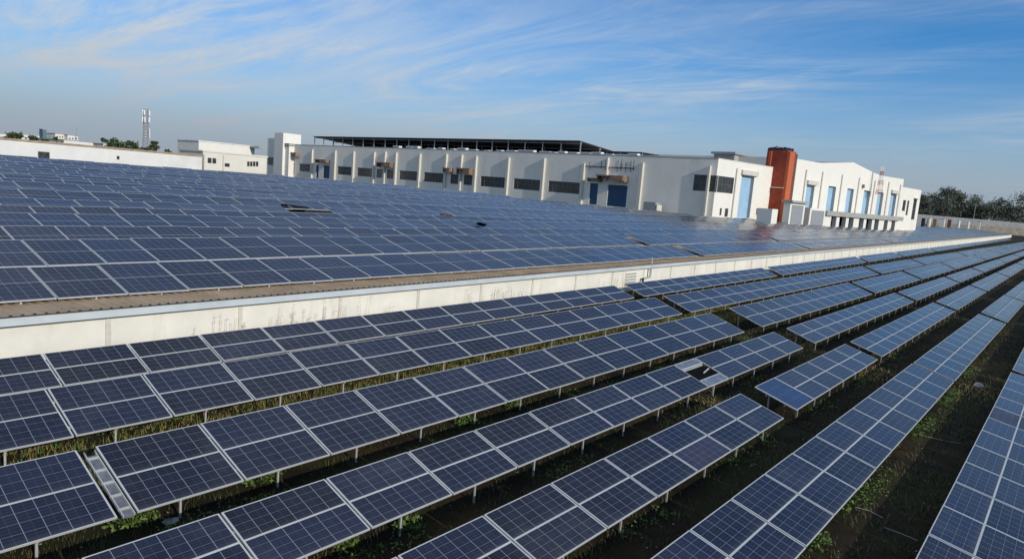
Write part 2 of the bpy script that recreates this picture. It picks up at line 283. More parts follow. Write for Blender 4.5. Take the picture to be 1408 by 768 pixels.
def shed():
    root = empty('industrial_shed', (40, EY+0.3, gz(30)), 'long low cream shed carrying the rooftop solar array behind the wall of dry weeds', 'shed')
    off = Vector(root.location); root.rotation_euler.z = RAZ; root.location = rf(off)
    def L(q): return Vector(q)-off
    mb = MB()
    WY = EY+0.28
    mb.box(-40, 560, WY, WY+0.2, -7.4, EZ-0.26, M['wall'], L)
    for i, (x, y) in enumerate(BOUND[1:]):           # the other outer walls
        nx, ny = (BOUND[1:]+[BOUND[0]])[i+1]
        mb.face([L(q) for q in ((x, y, -7.4), (nx, ny, -7.4), (nx, ny, rz_(ny)-0.06), (x, y, rz_(y)-0.06))], M['wall'])
    w = mb.build('wall', root)
    f = MB(); f.box(-40, 560, EY+0.02, EY+0.10, EZ-0.30, EZ-0.035, M['fascia'], L); f.box(-40, 560, EY+0.10, WY, EZ-0.30, EZ-0.25, M['fascia'], L); f.build('fascia', root)
    s = MB(); x = -40.0; pitch = 0.30; prof = []
    while x < 560:
        step = 1 if x < 140 else 4
        prof += [(x, 0.0), (x+pitch*0.62, 0.0), (x+pitch*0.72, 0.045), (x+pitch*0.9, 0.045)]
        x += pitch if x < 140 else pitch*4
    prof.append((560, 0))
    for (xa, za), (xb, zb) in zip(prof[:-1], prof[1:]):
        s.face([L(q) for q in ((xa, EY-0.05, EZ+za), (xb, EY-0.05, EZ+zb), (xb, 29.0, rz_(29)+zb), (xa, 29.0, rz_(29)+za))], M['sheet'])
        s.face([L(q) for q in ((xa, EY-0.05, EZ-0.03), (xb, EY-0.05, EZ-0.03), (xb, EY-0.05, EZ+zb), (xa, EY-0.05, EZ+za))], M['dark'])
    pts = [(x, max(y, 29.0)) for x, y in BOUND]
    s.face([L((x, y, rz_(y)-0.004)) for x, y in pts], M['sheet'])
    s.build('roof', root)
    k = 0; xj = 4.2
    while xj < 240:                                  # vertical joint strips of the wall panels
        j = MB(); j.box(xj, xj+0.16, WY-0.035, WY-0.002, -7.3, EZ-0.30, M['strip'], L); j.build('joint_strip', root)
        xj += 4.6
    d = MB(); xd = 46.3
    d.tube(L((xd, WY-0.25, EZ-0.1)), L((xd, WY-0.25, EZ-0.95)), 0.09, 0.09, M['galv'], 8)
    d.tube(L((xd, WY-0.25, EZ-0.95)), L((xd-1.1, WY-0.25, EZ-1.05)), 0.08, 0.08, M['galv'], 8)
    d.tube(L((xd-1.1, WY-0.25, EZ-1.0)), L((xd-1.1, WY-0.25, EZ-1.5)), 0.08, 0.08, M['dark'], 8)
    d.tube(L((xd, WY-0.25, EZ+0.5)), L((xd, WY-0.25, EZ-0.1)), 0.06, 0.06, M['galv'], 8)
    d.build('downpipe', root)
    v = MB()
    for q in range(5): v.box(43.0, 44.5, WY-0.05, WY-0.004, EZ-1.5+0.2*q, EZ-1.40+0.2*q, M['conc'], L)
    v.build('louvre', root)
shed()

# ------------------------------------------------------------------ solar panels
def panel_into(mb, X, L, W, mats, seam=None, th=0.04, fr=0.035, gx=0.0, frv=None):
    """one framed module, u along the row 0..L, v up the slope 0..W; X maps (u,v,n) to space. seam: v of a mid bar"""
    g, a, bk = mats
    u0_, u1_ = gx, L-gx
    def P(u, v, n): return X(Vector((u, v, n)))
    cuts = [(0.0, W)] if seam is None else [(0.0, W*0.5), (W*0.5, W)]
    for ci, (v0, v1) in enumerate(cuts):
        fb = (frv or fr) if ci == 0 else seam; ft = (frv or fr) if ci == len(cuts)-1 else seam
        a0, a1, b0, b1 = u0_+fr, u1_-fr, v0+fb, v1-ft
        mb.face([P(a0, b0, 0), P(a1, b0, 0), P(a1, b1, 0), P(a0, b1, 0)], g, [(0, 0), (1, 0), (1, 1), (0, 1)])
        O = [(u0_, v0), (u1_, v0), (u1_, v1), (u0_, v1)]; I = [(a0, b0), (a1, b0), (a1, b1), (a0, b1)]
        for i in range(4):
            j = (i+1) % 4
            mb.face([P(*O[i], 0), P(*O[j], 0), P(*I[j], 0), P(*I[i], 0)], a)
    Q = [(u0_, 0), (u1_, 0), (u1_, W), (u0_, W)]
    for i in range(4):
        j = (i+1) % 4
        mb.face([P(*Q[i], -th), P(*Q[j], -th), P(*Q[j], 0), P(*Q[i], 0)], a)
    mb.face([P(*Q[i], -th) for i in (3, 2, 1, 0)], bk)
def panel_mesh(name, L, W, g='glass', seam=None, gx=0.022, fr=0.032, frv=0.022):
    mb = MB(); panel_into(mb, lambda q: q, L, W, (M[g], M['alu'], M['back']), seam=seam, gx=gx, fr=fr, frv=frv); return mb.mesh(name)

ROWS = {  # near-edge start, pitch of one column, tilt: measured row by row
'1a': (6.463, 20.779, -6.306, 0.833, 0.3396, 0.0172, 2.246), '1b': (5.970, 17.101, -6.420, 0.982, 0.3332, 0.0015, 2.298),
'2': (5.415, 13.096, -6.666, 1.066, 0.3232, 0.0054, 2.263), '3': (8.552, 9.828, -6.761, 0.798, 0.3198, 0.0054, 2.316),
'4': (10.090, 6.856, -6.975, 0.815, 0.2849, 0.0040, 2.267), '5': (13.152, 3.701, -7.271, 0.920, 0.2569, -0.0017, 2.152),
'6': (18.024, -0.054, -7.453, 0.929, 0.1827, 0.0021, 2.157)}
TABLES = {  # start and end of each table, in columns from the row's origin
'1a': [(-4, 14.4), (14.97, 27.0), (27.35, 43.85), (44.2, 56.0), (56.3, 72.8), (73.3, 94), (94.5, 110), (110.5, 124), (124.5, 138), (138.5, 152), (152.5, 170), (170.5, 190)],
'1b': [(-4, 13.5), (14.0, 35.4), (35.8, 48.0), (48.3, 69.0), (69.4, 90), (90.5, 108), (108.5, 122), (122.5, 136), (136.5, 150), (150.5, 168), (168.5, 186)],
'2': [(-4, -0.14), (0, 13.9), (14.75, 27.05), (27.35, 37.6), (37.9, 50.1), (50.4, 69), (69.5, 88), (88.5, 102), (102.5, 118), (118.5, 134)],
'3': [(-4, 6.84), (7.66, 11.76), (12.45, 24.9), (25.25, 37.0), (37.3, 48.3), (48.7, 66), (66.5, 84), (84.5, 98), (98.5, 112), (112.5, 126), (126.5, 142), (142.5, 160)],
'4': [(-4, 6.0), (6.6, 12.2), (12.5, 24.4), (24.75, 34.9), (35.2, 48.5), (48.9, 66), (66.5, 82), (82.5, 96), (96.5, 110), (110.5, 126), (126.5, 142)],
'5': [(-4, 11.32), (11.48, 23.9), (24.2, 33.7), (34.0, 46), (46.4, 60), (60.4, 76), (76.5, 90), (90.5, 106), (106.5, 122)],
'6': [(-3, 11.2), (11.6, 23.5), (23.9, 36), (36.4, 48)]}
RN = {'1a': 'row hugging the cream shed wall', '1b': 'second row out from the cream shed wall', '2': 'third row out from the cream shed wall',
      '3': 'fourth row out from the cream shed wall', '4': 'fifth row out from the cream shed wall', '5': 'sixth row out from the cream shed wall', '6': 'row at the right picture edge'}
def front_row(k):
    x0, y0, z0, W, T, az, L = ROWS[k]
    ca, sa = math.cos(az), math.sin(az)
    meshes = {}
    for ti, (i0, i1) in enumerate(TABLES[k]):
        if ti > 1: i0 += 0.16
        if ti > 1 or (ti == 1 and k in ('1a', '1b', '2', '5')): i1 -= 0.16
        n = max(1, round(i1-i0)); Lc = (i1-i0)*L/n
        T = ROWS[k][4] + (rnd.uniform(-0.022, 0.022) if ti > 1 else 0)
        a0 = i0*L
        px_, py_ = x0+a0*ca, y0+a0*sa
        gzv = gz(py_+0.4)
        pos = 'nearest' if ti == 0 else ORD[ti]
        lab = '%s ground table from the left in the %s' % ('leftmost' if ti == 0 else ORD[ti], RN[k])
        if k == '4' and ti == 1: lab = 'fifth row table whose near end panel is bright blue and grimy'
        if k == '2' and ti == 0: lab = 'short ground table at the left edge ending beside a flat metal cable tray'
        root = empty('solar_table', (px_, py_, gzv), lab, 'solar table', 'ground solar tables in front of the shed', az)
        far = px_ > 75
        zt = z0-gzv
        if far:
            mb = MB(); rot = Matrix.Rotation(T, 4, 'X')
            for c in range(n):
                for j in (0, 1):
                    base = Vector((c*Lc, 0, zt)) + rot @ Vector((0, j*W, rnd.uniform(-0.01, 0.01)))
                    panel_into(mb, (lambda q, b=base: b + rot @ q), Lc, W, (M['glass'], M['alu'], M['back']), gx=0.012, fr=0.022)
            mb.build('panel_array', root)
            if px_ < 150:
                p = MB()
                for c in range(0, n, 2):
                    p.box(c*Lc+Lc*0.5-0.03, c*Lc+Lc*0.5+0.03, 0.22, 0.28, -0.1, zt, M['galv'])
                p.build('post_row', root)
            continue
        key = round(Lc, 3)
        if key not in meshes: meshes[key] = panel_mesh('solar_panel', Lc, W)
        me = meshes[key]
        for c in range(n):
            sag = rnd.uniform(-0.004, 0.004); dz = rnd.uniform(-0.008, 0.008)
            for j in (0, 1):
                mm = me
                lab2 = None
                if k == '4' and ti == 1 and c == 0:
                    if j == 1: continue
                    mm = panel_mesh('grimy_panel', Lc, 2*W, 'glass_wet', gx=0.02, fr=0.05); lab2 = 'bright blue grimy panel in a thick pale frame'
                if k == '4' and ti == 0 and c == 7 and j == 0: mm = panel_mesh('stained_panel', Lc, W, 'glass_brown'); lab2 = 'panel with a brown dust stain'
                if k == '6' and ti == 0 and c in (9,): mm = panel_mesh('dull_panel', Lc, W, 'glass_matt'); lab2 = 'dull dark panel with pale scuffs'
                t = T+sag
                o = inst('solar_panel', mm, root, (c*Lc, j*W*math.cos(T), zt+dz+j*W*math.sin(T)), (t, 0, 0))
                if lab2: o['label'] = lab2
        def slope(v, dn): return v*math.cos(T)-dn*math.sin(T)*-1*0, zt+v*math.sin(T)-dn
        for v in (0.45, 2*W-0.45):                                       # purlins under the panels
            y, z = slope(v, 0.09); m_ = MB(); m_.box(0.05, n*Lc-0.05, y-0.025, y+0.025, z-0.03, z+0.03, M['galv']); m_.build('purlin', root)
        if 'post' not in meshes:
            fp = MB(); fp.box(-0.021, 0.021, -0.018, 0.018, -0.75, 0, M['galv']); meshes['post'] = fp.mesh('front_post')
            rp = MB(); rp.box(-0.035, 0.035, -0.03, 0.03, -1.45, 0, M['galv']); meshes['rear'] = rp.mesh('rear_post')
            rf = MB(); rf.box(-0.025, 0.025, 0.1, 2*W-0.1, -0.16, -0.115, M['galv']); meshes['raft'] = rf.mesh('rafter')
        for c in range(n):
            xx = c*Lc + Lc*0.42
            yf, zf = slope(0.22, 0.13); inst('front_post', meshes['post'], root, (xx, yf, zf))
            yr, zr = slope(2*W-0.3, 0.13); inst('rear_post', meshes['rear'], root, (xx, yr, zr))
            inst('rafter', meshes['raft'], root, (xx, 0, zt), (T, 0, 0))
for k in ROWS: front_row(k)

def row_pt(k, i, v, dn=0.0):
    x0, y0, z0, W, T, az, L = ROWS[k]
    a = i*L; b = v*math.cos(T) - dn*math.sin(T)
    return Vector((x0+a*math.cos(az)-b*math.sin(az), y0+a*math.sin(az)+b*math.cos(az), z0+v*math.sin(T)+dn*math.cos(T)))
def cable_tray():
    W = ROWS['2'][3]; mb = MB()
    for (ia, ib, va, vb, dn, h) in ((-0.115, -0.02, -0.05, 2*W-0.25, -0.02, 0.02),):
        p = [row_pt('2', i, v, d) for d in (dn-h, dn) for i, v in ((ia, va), (ib, va), (ib, vb), (ia, vb))]
        mb.hexa(p, M['tray'])
    for i in (-0.115, -0.027):
        p = [row_pt('2', ii, v, d) for d in (-0.02, 0.035) for ii, v in ((i, -0.05), (i+0.007, -0.05), (i+0.007, 2*W-0.12), (i, 2*W-0.25))]
        mb.hexa(p, M['alu'])
    for q in range(5):
        v = 0.15+q*0.4
        p = [row_pt('2', ii, vv, d) for d in (-0.019, 0.012) for ii, vv in ((-0.118, v), (-0.022, v), (-0.022, v+0.05), (-0.118, v+0.05))]
        mb.hexa(p, M['galv'])
    tag(mb.build('cable_tray'), 'flat grey metal cable tray bridging the gap between two tables at lower left', 'cable tray')
cable_tray()
def broken_bay():
    x0, y0, z0, W, T, az, L = ROWS['3']
    o = row_pt('3', 6.86, 0); g = gz(o.y)
    root = empty('broken_solar_bay', (o.x, o.y, g), 'broken bay with a black hole where a panel is missing, between two fourth row tables', 'solar table')
    wid = (7.64-6.86)*L
    def X(q): return row_pt('3', 6.86 + q.x/L, q.y, q.z) - root.location
    def X_(v0): return lambda q: X(Vector((q.x, q.y+v0, q.z)))
    a = MB(); panel_into(a, X_(2*W*0.76), wid, 2*W*0.24, (M['glass_white'], M['alu'], M['back'])); a.build('panel_remnant', root)
    b = MB(); panel_into(b, X_(0), wid, 2*W*0.27, (M['glass_white'], M['alu'], M['back'])); b.build('shattered_panel', root)
    c = MB()
    for v in (2*W*0.27+0.01, 2*W*0.76-0.06):
        c.hexa([X(Vector(q)) for q in ((0, v, -0.09), (wid, v, -0.09), (wid, v+0.05, -0.09), (0, v+0.05, -0.09), (0, v, -0.05), (wid, v, -0.05), (wid, v+0.05, -0.05), (0, v+0.05, -0.05))], M['galv'])
    c.build('purlin', root)
    d = MB(); d.hexa([X(Vector(q)) for q in ((wid*0.55, W*0.9, -0.06), (wid*0.95, W*1.05, -0.06), (wid*0.95, W*1.11, -0.06), (wid*0.55, W*0.96, -0.06), (wid*0.55, W*0.9, -0.02), (wid*0.95, W*1.05, -0.02), (wid*0.95, W*1.11, -0.02), (wid*0.55, W*0.96, -0.02))], M['alu']); d.build('loose_rail', root)
    e = MB(); e.hexa([X(Vector(q)) for q in ((0.02, W*0.42, -0.12), (wid-0.02, W*0.42, -0.12), (wid-0.02, W*1.6, -0.12), (0.02, W*1.6, -0.12), (0.02, W*0.42, -0.10), (wid-0.02, W*0.42, -0.10), (wid-0.02, W*1.6, -0.10), (0.02, W*1.6, -0.10))], M['void']); e.build('hole_shade_sheet', root)  # near-black sheet set in the hole to paint its shade
    p = MB(); q = X(Vector((wid*0.5, 0.2, -0.1))); p.box(q.x-0.03, q.x+0.03, q.y-0.03, q.y+0.03, -0.3, q.z, M['galv']); p.build('front_post', root)
broken_bay()

# ------------------------------------------------------------------ rooftop array
RT, RW, RL = R(13.5), 2.62, 2.15
FARPX = [(77.5, 364.8), (58.7, 328), (18.8, 310.6), (55.4, 296), (20, 283.5), (20, 273), (20, 264), (20, 256.5), (15, 250.3), (15, 245.5)]
def in_building(x, y):            # the factory rises through the back of the array: no panels inside its walls
    q = rf((x, y, 0))-Vector((145.32, 63.14, 0)); g = q.x*math.cos(R(8))-q.y*math.sin(R(8)); n = -q.x*math.sin(R(8))-q.y*math.cos(R(8))
    return n < 3.5 and -3 < g < 134
RWS = {0: 2.75, 1: 3.0}
RT0 = RT; RJ = [0.0, 0.10, -0.05, 0.16, -0.02, 0.12, 0.20, -0.04, 0.14]; RK = [0.0, -0.02, 0.025, -0.012, 0.03, -0.028, 0.012]
def roof_rows():
    ys = []
    for i, (px, py) in enumerate(FARPX):
        RW = RWS.get(i, 2.62)
        ys.append(roof_hit(px, py, 0.14+RW*math.sin(RT)-RS*RW*math.cos(RT)).y-RW*math.cos(RT))
    RW = 2.62; p = ys[-1]-ys[-2]; p = max(3.4, min(4.0, p)); top = max(q[1] for q in BOUND)
    while ys[-1]+p+RW < top: ys.append(ys[-1]+p)
    return ys
def right_end(y):
    if y < 51.5: return 552
    best = 0
    for (xa, ya), (xb, yb) in zip(BOUND[2:-1], BOUND[3:]):
        if min(ya, yb) <= y <= max(ya, yb) and ya != yb: best = max(best, xa+(xb-xa)*(y-ya)/(yb-ya))
    return best
GAPS = {0: [(913, 333.7, 957.6, 349.4), (1076.7, 331.9, 1098, 339), (1178, 321, 1211, 331.3), (1239, 312, 1289, 325), (1305.6, 316.6, 1330, 323.7)],
        1: [(826, 317.4, 863, 330.5), (1000, 314, 1031.6, 324.8), (1116, 312.5, 1138.7, 319.5), (1199, 311, 1224.7, 319.5)],
        2: [(957.6, 297.7, 967.7, 302.3)], 3: [], 4: []}
def rooftop():
    RT = RT0; ys = roof_rows(); mes = {}
    phase = [0.9, 0.35, -0.9, 0.2]
    for r, y_ in enumerate(ys):
        y = y_
        z = rz_(y)+0.14; RW = RWS.get(r, 2.62)
        xl = roof_hit(-25, 215+(y-EY)*0, 0.5).x if False else (0.235*y-6.5); xr = right_end(y+RW)-1.5
        if r == 0: x0 = 6.0
        segs = []; cuts = []
        for g in GAPS.get(r, []):
            cx = [roof_hit(g[0], g[1], 0.70).x, roof_hit(g[2], g[3], 0.16).x]
            cuts.append(cx[1] if r == 0 else sum(cx)/2)
        cuts = sorted(c for c in cuts if xl+5 < c < xr-6)
        c = cuts[-1] if cuts else (95+r*9 if xr > 150 else 1e9)
        while c+36 < xr: c += 36+rnd.uniform(-4, 4); cuts.append(c)
        a = xl + rnd.uniform(0, RL)
        for c in cuts+[None]:
            e = xr if c is None else c
            n = int((e-a)/RL) if c is None else max(1, round((e-a-1.3)/RL))
            if n > 0: segs.append((a, n, RL if c is None else (e-a-1.3)/n))
            a = e+0.05
        for si, (xa, n, Lc) in enumerate(segs):
            rown = ORD[r]+' rooftop row counted back from the eave' if r else 'front rooftop row along the eave'
            lab = ('%s run of blue panels in the %s' % ('leftmost' if si == 0 else ORD[si], rown)) if len(segs) > 1 else 'unbroken run of blue panels forming the %s' % rown
            root = empty('rooftop_solar_row', rf((xa, y, rz_(y))), lab, 'solar row', 'rooftop solar rows on the shed', RAZ)
            if r == 0: root.location = rf((xa, y-0.009*min(70, max(0, xa-6)), rz_(y))); root.rotation_euler.z = RAZ-(0.009 if xa < 60 else 0)
            holes = {}
            if r == 5 and si == 0:                     # a lifted pair of panels with a black hole beside it
                for c in range(n):
                    if 33.2 < xa+(c+0.5)*Lc < 37.6: holes[c] = 1
            fine = y < 55 and xa < 150
            zt = z-rz_(y)+(RJ[r % len(RJ)] if r > 1 else 0); RT = RT0+(RK[r % len(RK)] if r > 1 else 0)
            if fine:
                if r not in mes: mes[r] = panel_mesh('solar_panel', RL, RW, seam=0.009, gx=0.016, fr=0.026, frv=0.042)
                me = mes[r]
                mm = me if abs(Lc-RL) < 0.01 else panel_mesh('solar_panel', Lc, RW, seam=0.009, gx=0.016, fr=0.026, frv=0.042)
                prev = 0
                for c in range(n):
                    if c in holes or in_building(xa+c*Lc, y): continue
                    prev = prev*0.6+rnd.uniform(-0.020, 0.020)*(1 if r > 1 else 0.4)
                    inst('solar_panel', mm, root, (c*Lc, rnd.uniform(-0.03, 0.03), zt+prev), (RT+rnd.uniform(-0.012, 0.012), rnd.uniform(-0.006, 0.006), 0))
            else:
                mb = MB(); prev = 0
                for c in range(n):
                    if in_building(xa+c*Lc, y): continue
                    prev = prev*0.6+rnd.uniform(-0.025, 0.025); rot = Matrix.Rotation(RT+rnd.uniform(-0.015, 0.015), 4, 'X')
                    base = Vector((c*Lc, rnd.uniform(-0.04, 0.04), zt+prev))
                    panel_into(mb, (lambda q, b=base, ro=rot: b + ro @ q), Lc, RW, (M['glass'], M['alu'], M['back']), seam=0.006, gx=0.012, fr=0.022, frv=0.05)
                if mb.v: mb.build('panel_array', root)
                else: bpy.data.objects.remove(root); continue
            if r < 2 and xa < 150:
                pm = MB(); pm.box(-0.03, 0.03, -0.03, 0.03, -zt, -0.05, M['galv']); pme = pm.mesh('foot')
                for c in range(n):
                    inst('foot', pme, root, (c*Lc+Lc*0.55, 0.12, zt))
                b = MB(); b.box(0.05, n*Lc-0.05, 0.4, 0.45, zt-0.02+0.4*math.tan(RT)-0.12, zt+0.4*math.tan(RT)-0.07, M['galv']); b.build('purlin', root)
    return ys
RY = rooftop(); print('ROWS', len(RY), [round(q, 1) for q in RY], [(round(q[0]), round(q[1], 1)) for q in BOUND])

def lifted_panels():
    y = RY[5]; z = rz_(y)
    def tilted(name, loc, rot, lab, mat='glass'):
        mb = MB(); panel_into(mb, lambda q: q, 2.4, 2.3, (M[mat], M['dark'], M['void']), seam=0.01)
        o = mb.build(name, None, loc); o.rotation_euler = rot; tag(o, lab, 'loose panel')
    def spot(px, py, h): return rf(roof_hit(px, py, h))
    tilted('dislodged_panel', spot(388, 279.5, 0.7), (R(-20), R(5), R(-14)), 'upper dislodged rooftop panel tipped up to show its black underside')
    tilted('dislodged_panel', spot(414, 291.0, 0.6), (R(-20), R(7), R(6)), 'lower dislodged rooftop panel tipped up beside a black gap', 'glass_matt')
    mb = MB()
    for q in range(7):
        a = q*0.9; p = [Vector((math.cos(a+t*1.57+0.4*rnd.random())*(0.75+0.3*rnd.random()), math.sin(a+t*1.57)*(0.5+0.2*rnd.random()), 0)) for t in range(4)]
        h = 0.06*q
        mb.face([v+Vector((0, 0, h+0.25*rnd.random())) for v in p], M['dbrick' if q % 3 == 0 else 'dark'])
        mb.face([v+Vector((0.1, 0, h)) for v in reversed(p)], M['dark'])
    me = mb.mesh('debris_heap')
    for i, (px, py, lab) in enumerate(((613, 297.5, 'small brown heap of debris on the rooftop panels, left one of two'), (662, 310, 'small brown heap of debris on the rooftop panels, right one of two'))):
        P = rf(roof_hit(px, py, 0.62))
        o = bpy.data.objects.new('debris_heap', me); C.objects.link(o); o.location = P; o.rotation_euler = (RT, 0, i*1.3); o.scale = (0.8, 0.8, 0.45); tag(o, lab, 'debris', 'debris heaps on the rooftop')
    P = rf(roof_hit(326, 273, 0.72))
    mb = MB(); mb.box(-0.3, 0.3, -0.7, 0.7, -0.02, 0.02, M['tray']); o = mb.build('loose_sheet', None, P); o.rotation_euler = (R(20), 0, R(-8)); tag(o, 'small pale loose sheet lying on the rooftop panels', 'sheet')
lifted_panels()

# ------------------------------------------------------------------ factory building behind the array
KB = 1.58
CX, CY = 91.977*KB, 39.962*KB
AF, AG = R(4.0), R(8.0)
dF = Vector((math.sin(AF), math.cos(AF), 0)); nF = Vector((-math.cos(AF), math.sin(AF), 0))
dG = Vector((math.cos(AG), -math.sin(AG), 0)); nG = Vector((-math.sin(AG), -math.cos(AG), 0))
CO = Vector((CX, CY, 0))
def onplane(px, py, d, n, o=CO, off=0.0):
    r_ = ray(px, py); oo = o+n*off; t = oo.dot(n)/r_.dot(n); p = r_*t; return (p-oo).dot(d), p.z
def FA(px, py, off=0.0): return onplane(px, py, dF, nF, CO, off)
def GA(px, py, off=0.0): return onplane(px, py, dG, nG, CO, off)
def WFc(t): return CO+dF*t
def rect(fn, x0, yt, x1, yb, off=0.0):
    ym = (yt+yb)/2; a = fn(x0, ym, off)[0]; b = fn(x1, ym, off)[0]; xm = (x0+x1)/2
    zt = fn(xm, yt, off)[1]; zb = fn(xm, yb, off)[1]
    return min(a, b), max(a, b), zb, zt
def frameX(d, n, root):   # local (t, out, z) -> object coordinates
    o = CO - root.location
    return lambda q: o + d*q.x + n*q.y + Vector((0, 0, q.z))
def wall_holes(mb, X, t0, t1, z0, z1, holes, mat, reveal, depth=0.35):
    T = sorted({t0, t1, *[h[0] for h in holes], *[h[1] for h in holes]}); Z = sorted({z0, z1, *[h[2] for h in holes], *[h[3] for h in holes]})
    T = [t for t in T if t0 <= t <= t1]; Z = [z for z in Z if z0 <= z <= z1]
    for ta, tb in zip(T[:-1], T[1:]):
        for za, zb in zip(Z[:-1], Z[1:]):
            cx, cz = (ta+tb)/2, (za+zb)/2
            if any(h[0] < cx < h[1] and h[2] < cz < h[3] for h in holes): continue
            mb.face([X(Vector(q)) for q in ((ta, 0, za), (tb, 0, za), (tb, 0, zb), (ta, 0, zb))], mat)
    for a, b, c, e in holes:
        for q in (((a, 0, c), (a, -depth, c), (a, -depth, e), (a, 0, e)), ((b, 0, c), (b, -depth, c), (b, -depth, e), (b, 0, e)), ((a, 0, e), (b, 0, e), (b, -depth, e), (a, -depth, e)), ((a, 0, c), (b, 0, c), (b, -depth, c), (a, -depth, c))):
            mb.face([X(Vector(v)) for v in q], reveal)
def window_part(root, X, h, depth=0.2, bars=None, name='window'):
    a, b, c, e = h; w = b-a
    n = bars or max(3, int(w/1.3))
    f = MB()
    for i in range(n+1):
        t = a+w*i/n; f.box(max(a, t-0.06), min(b, t+0.06), -depth, -depth+0.06, c, e, M['wframe'], X)
    for z in (c, (c+e)/2, e-0.1): f.box(a, b, -depth+0.004, -depth+0.05, z, z+0.1, M['wframe'], X)
    o = f.build(name, root)
    p = MB(); p.face([X(Vector(q)) for q in ((a, -depth-0.003, c), (b, -depth-0.003, c), (b, -depth-0.003, e), (a, -depth-0.003, e))], M['pane']); p.build('pane', o)
def door_part(root, X, h, mat, depth=0.3, ribs=True, name='door'):
    a, b, c, e = h; f = MB()
    f.box(a, b, -depth-0.06, -depth, c, e, mat, X)
    if ribs:
        z = c
        while z < e-0.1: f.box(a+0.02, b-0.02, -depth, -depth+0.03, z, min(e, z+0.16), mat, X); z += 0.42
    return f.build(name, root)

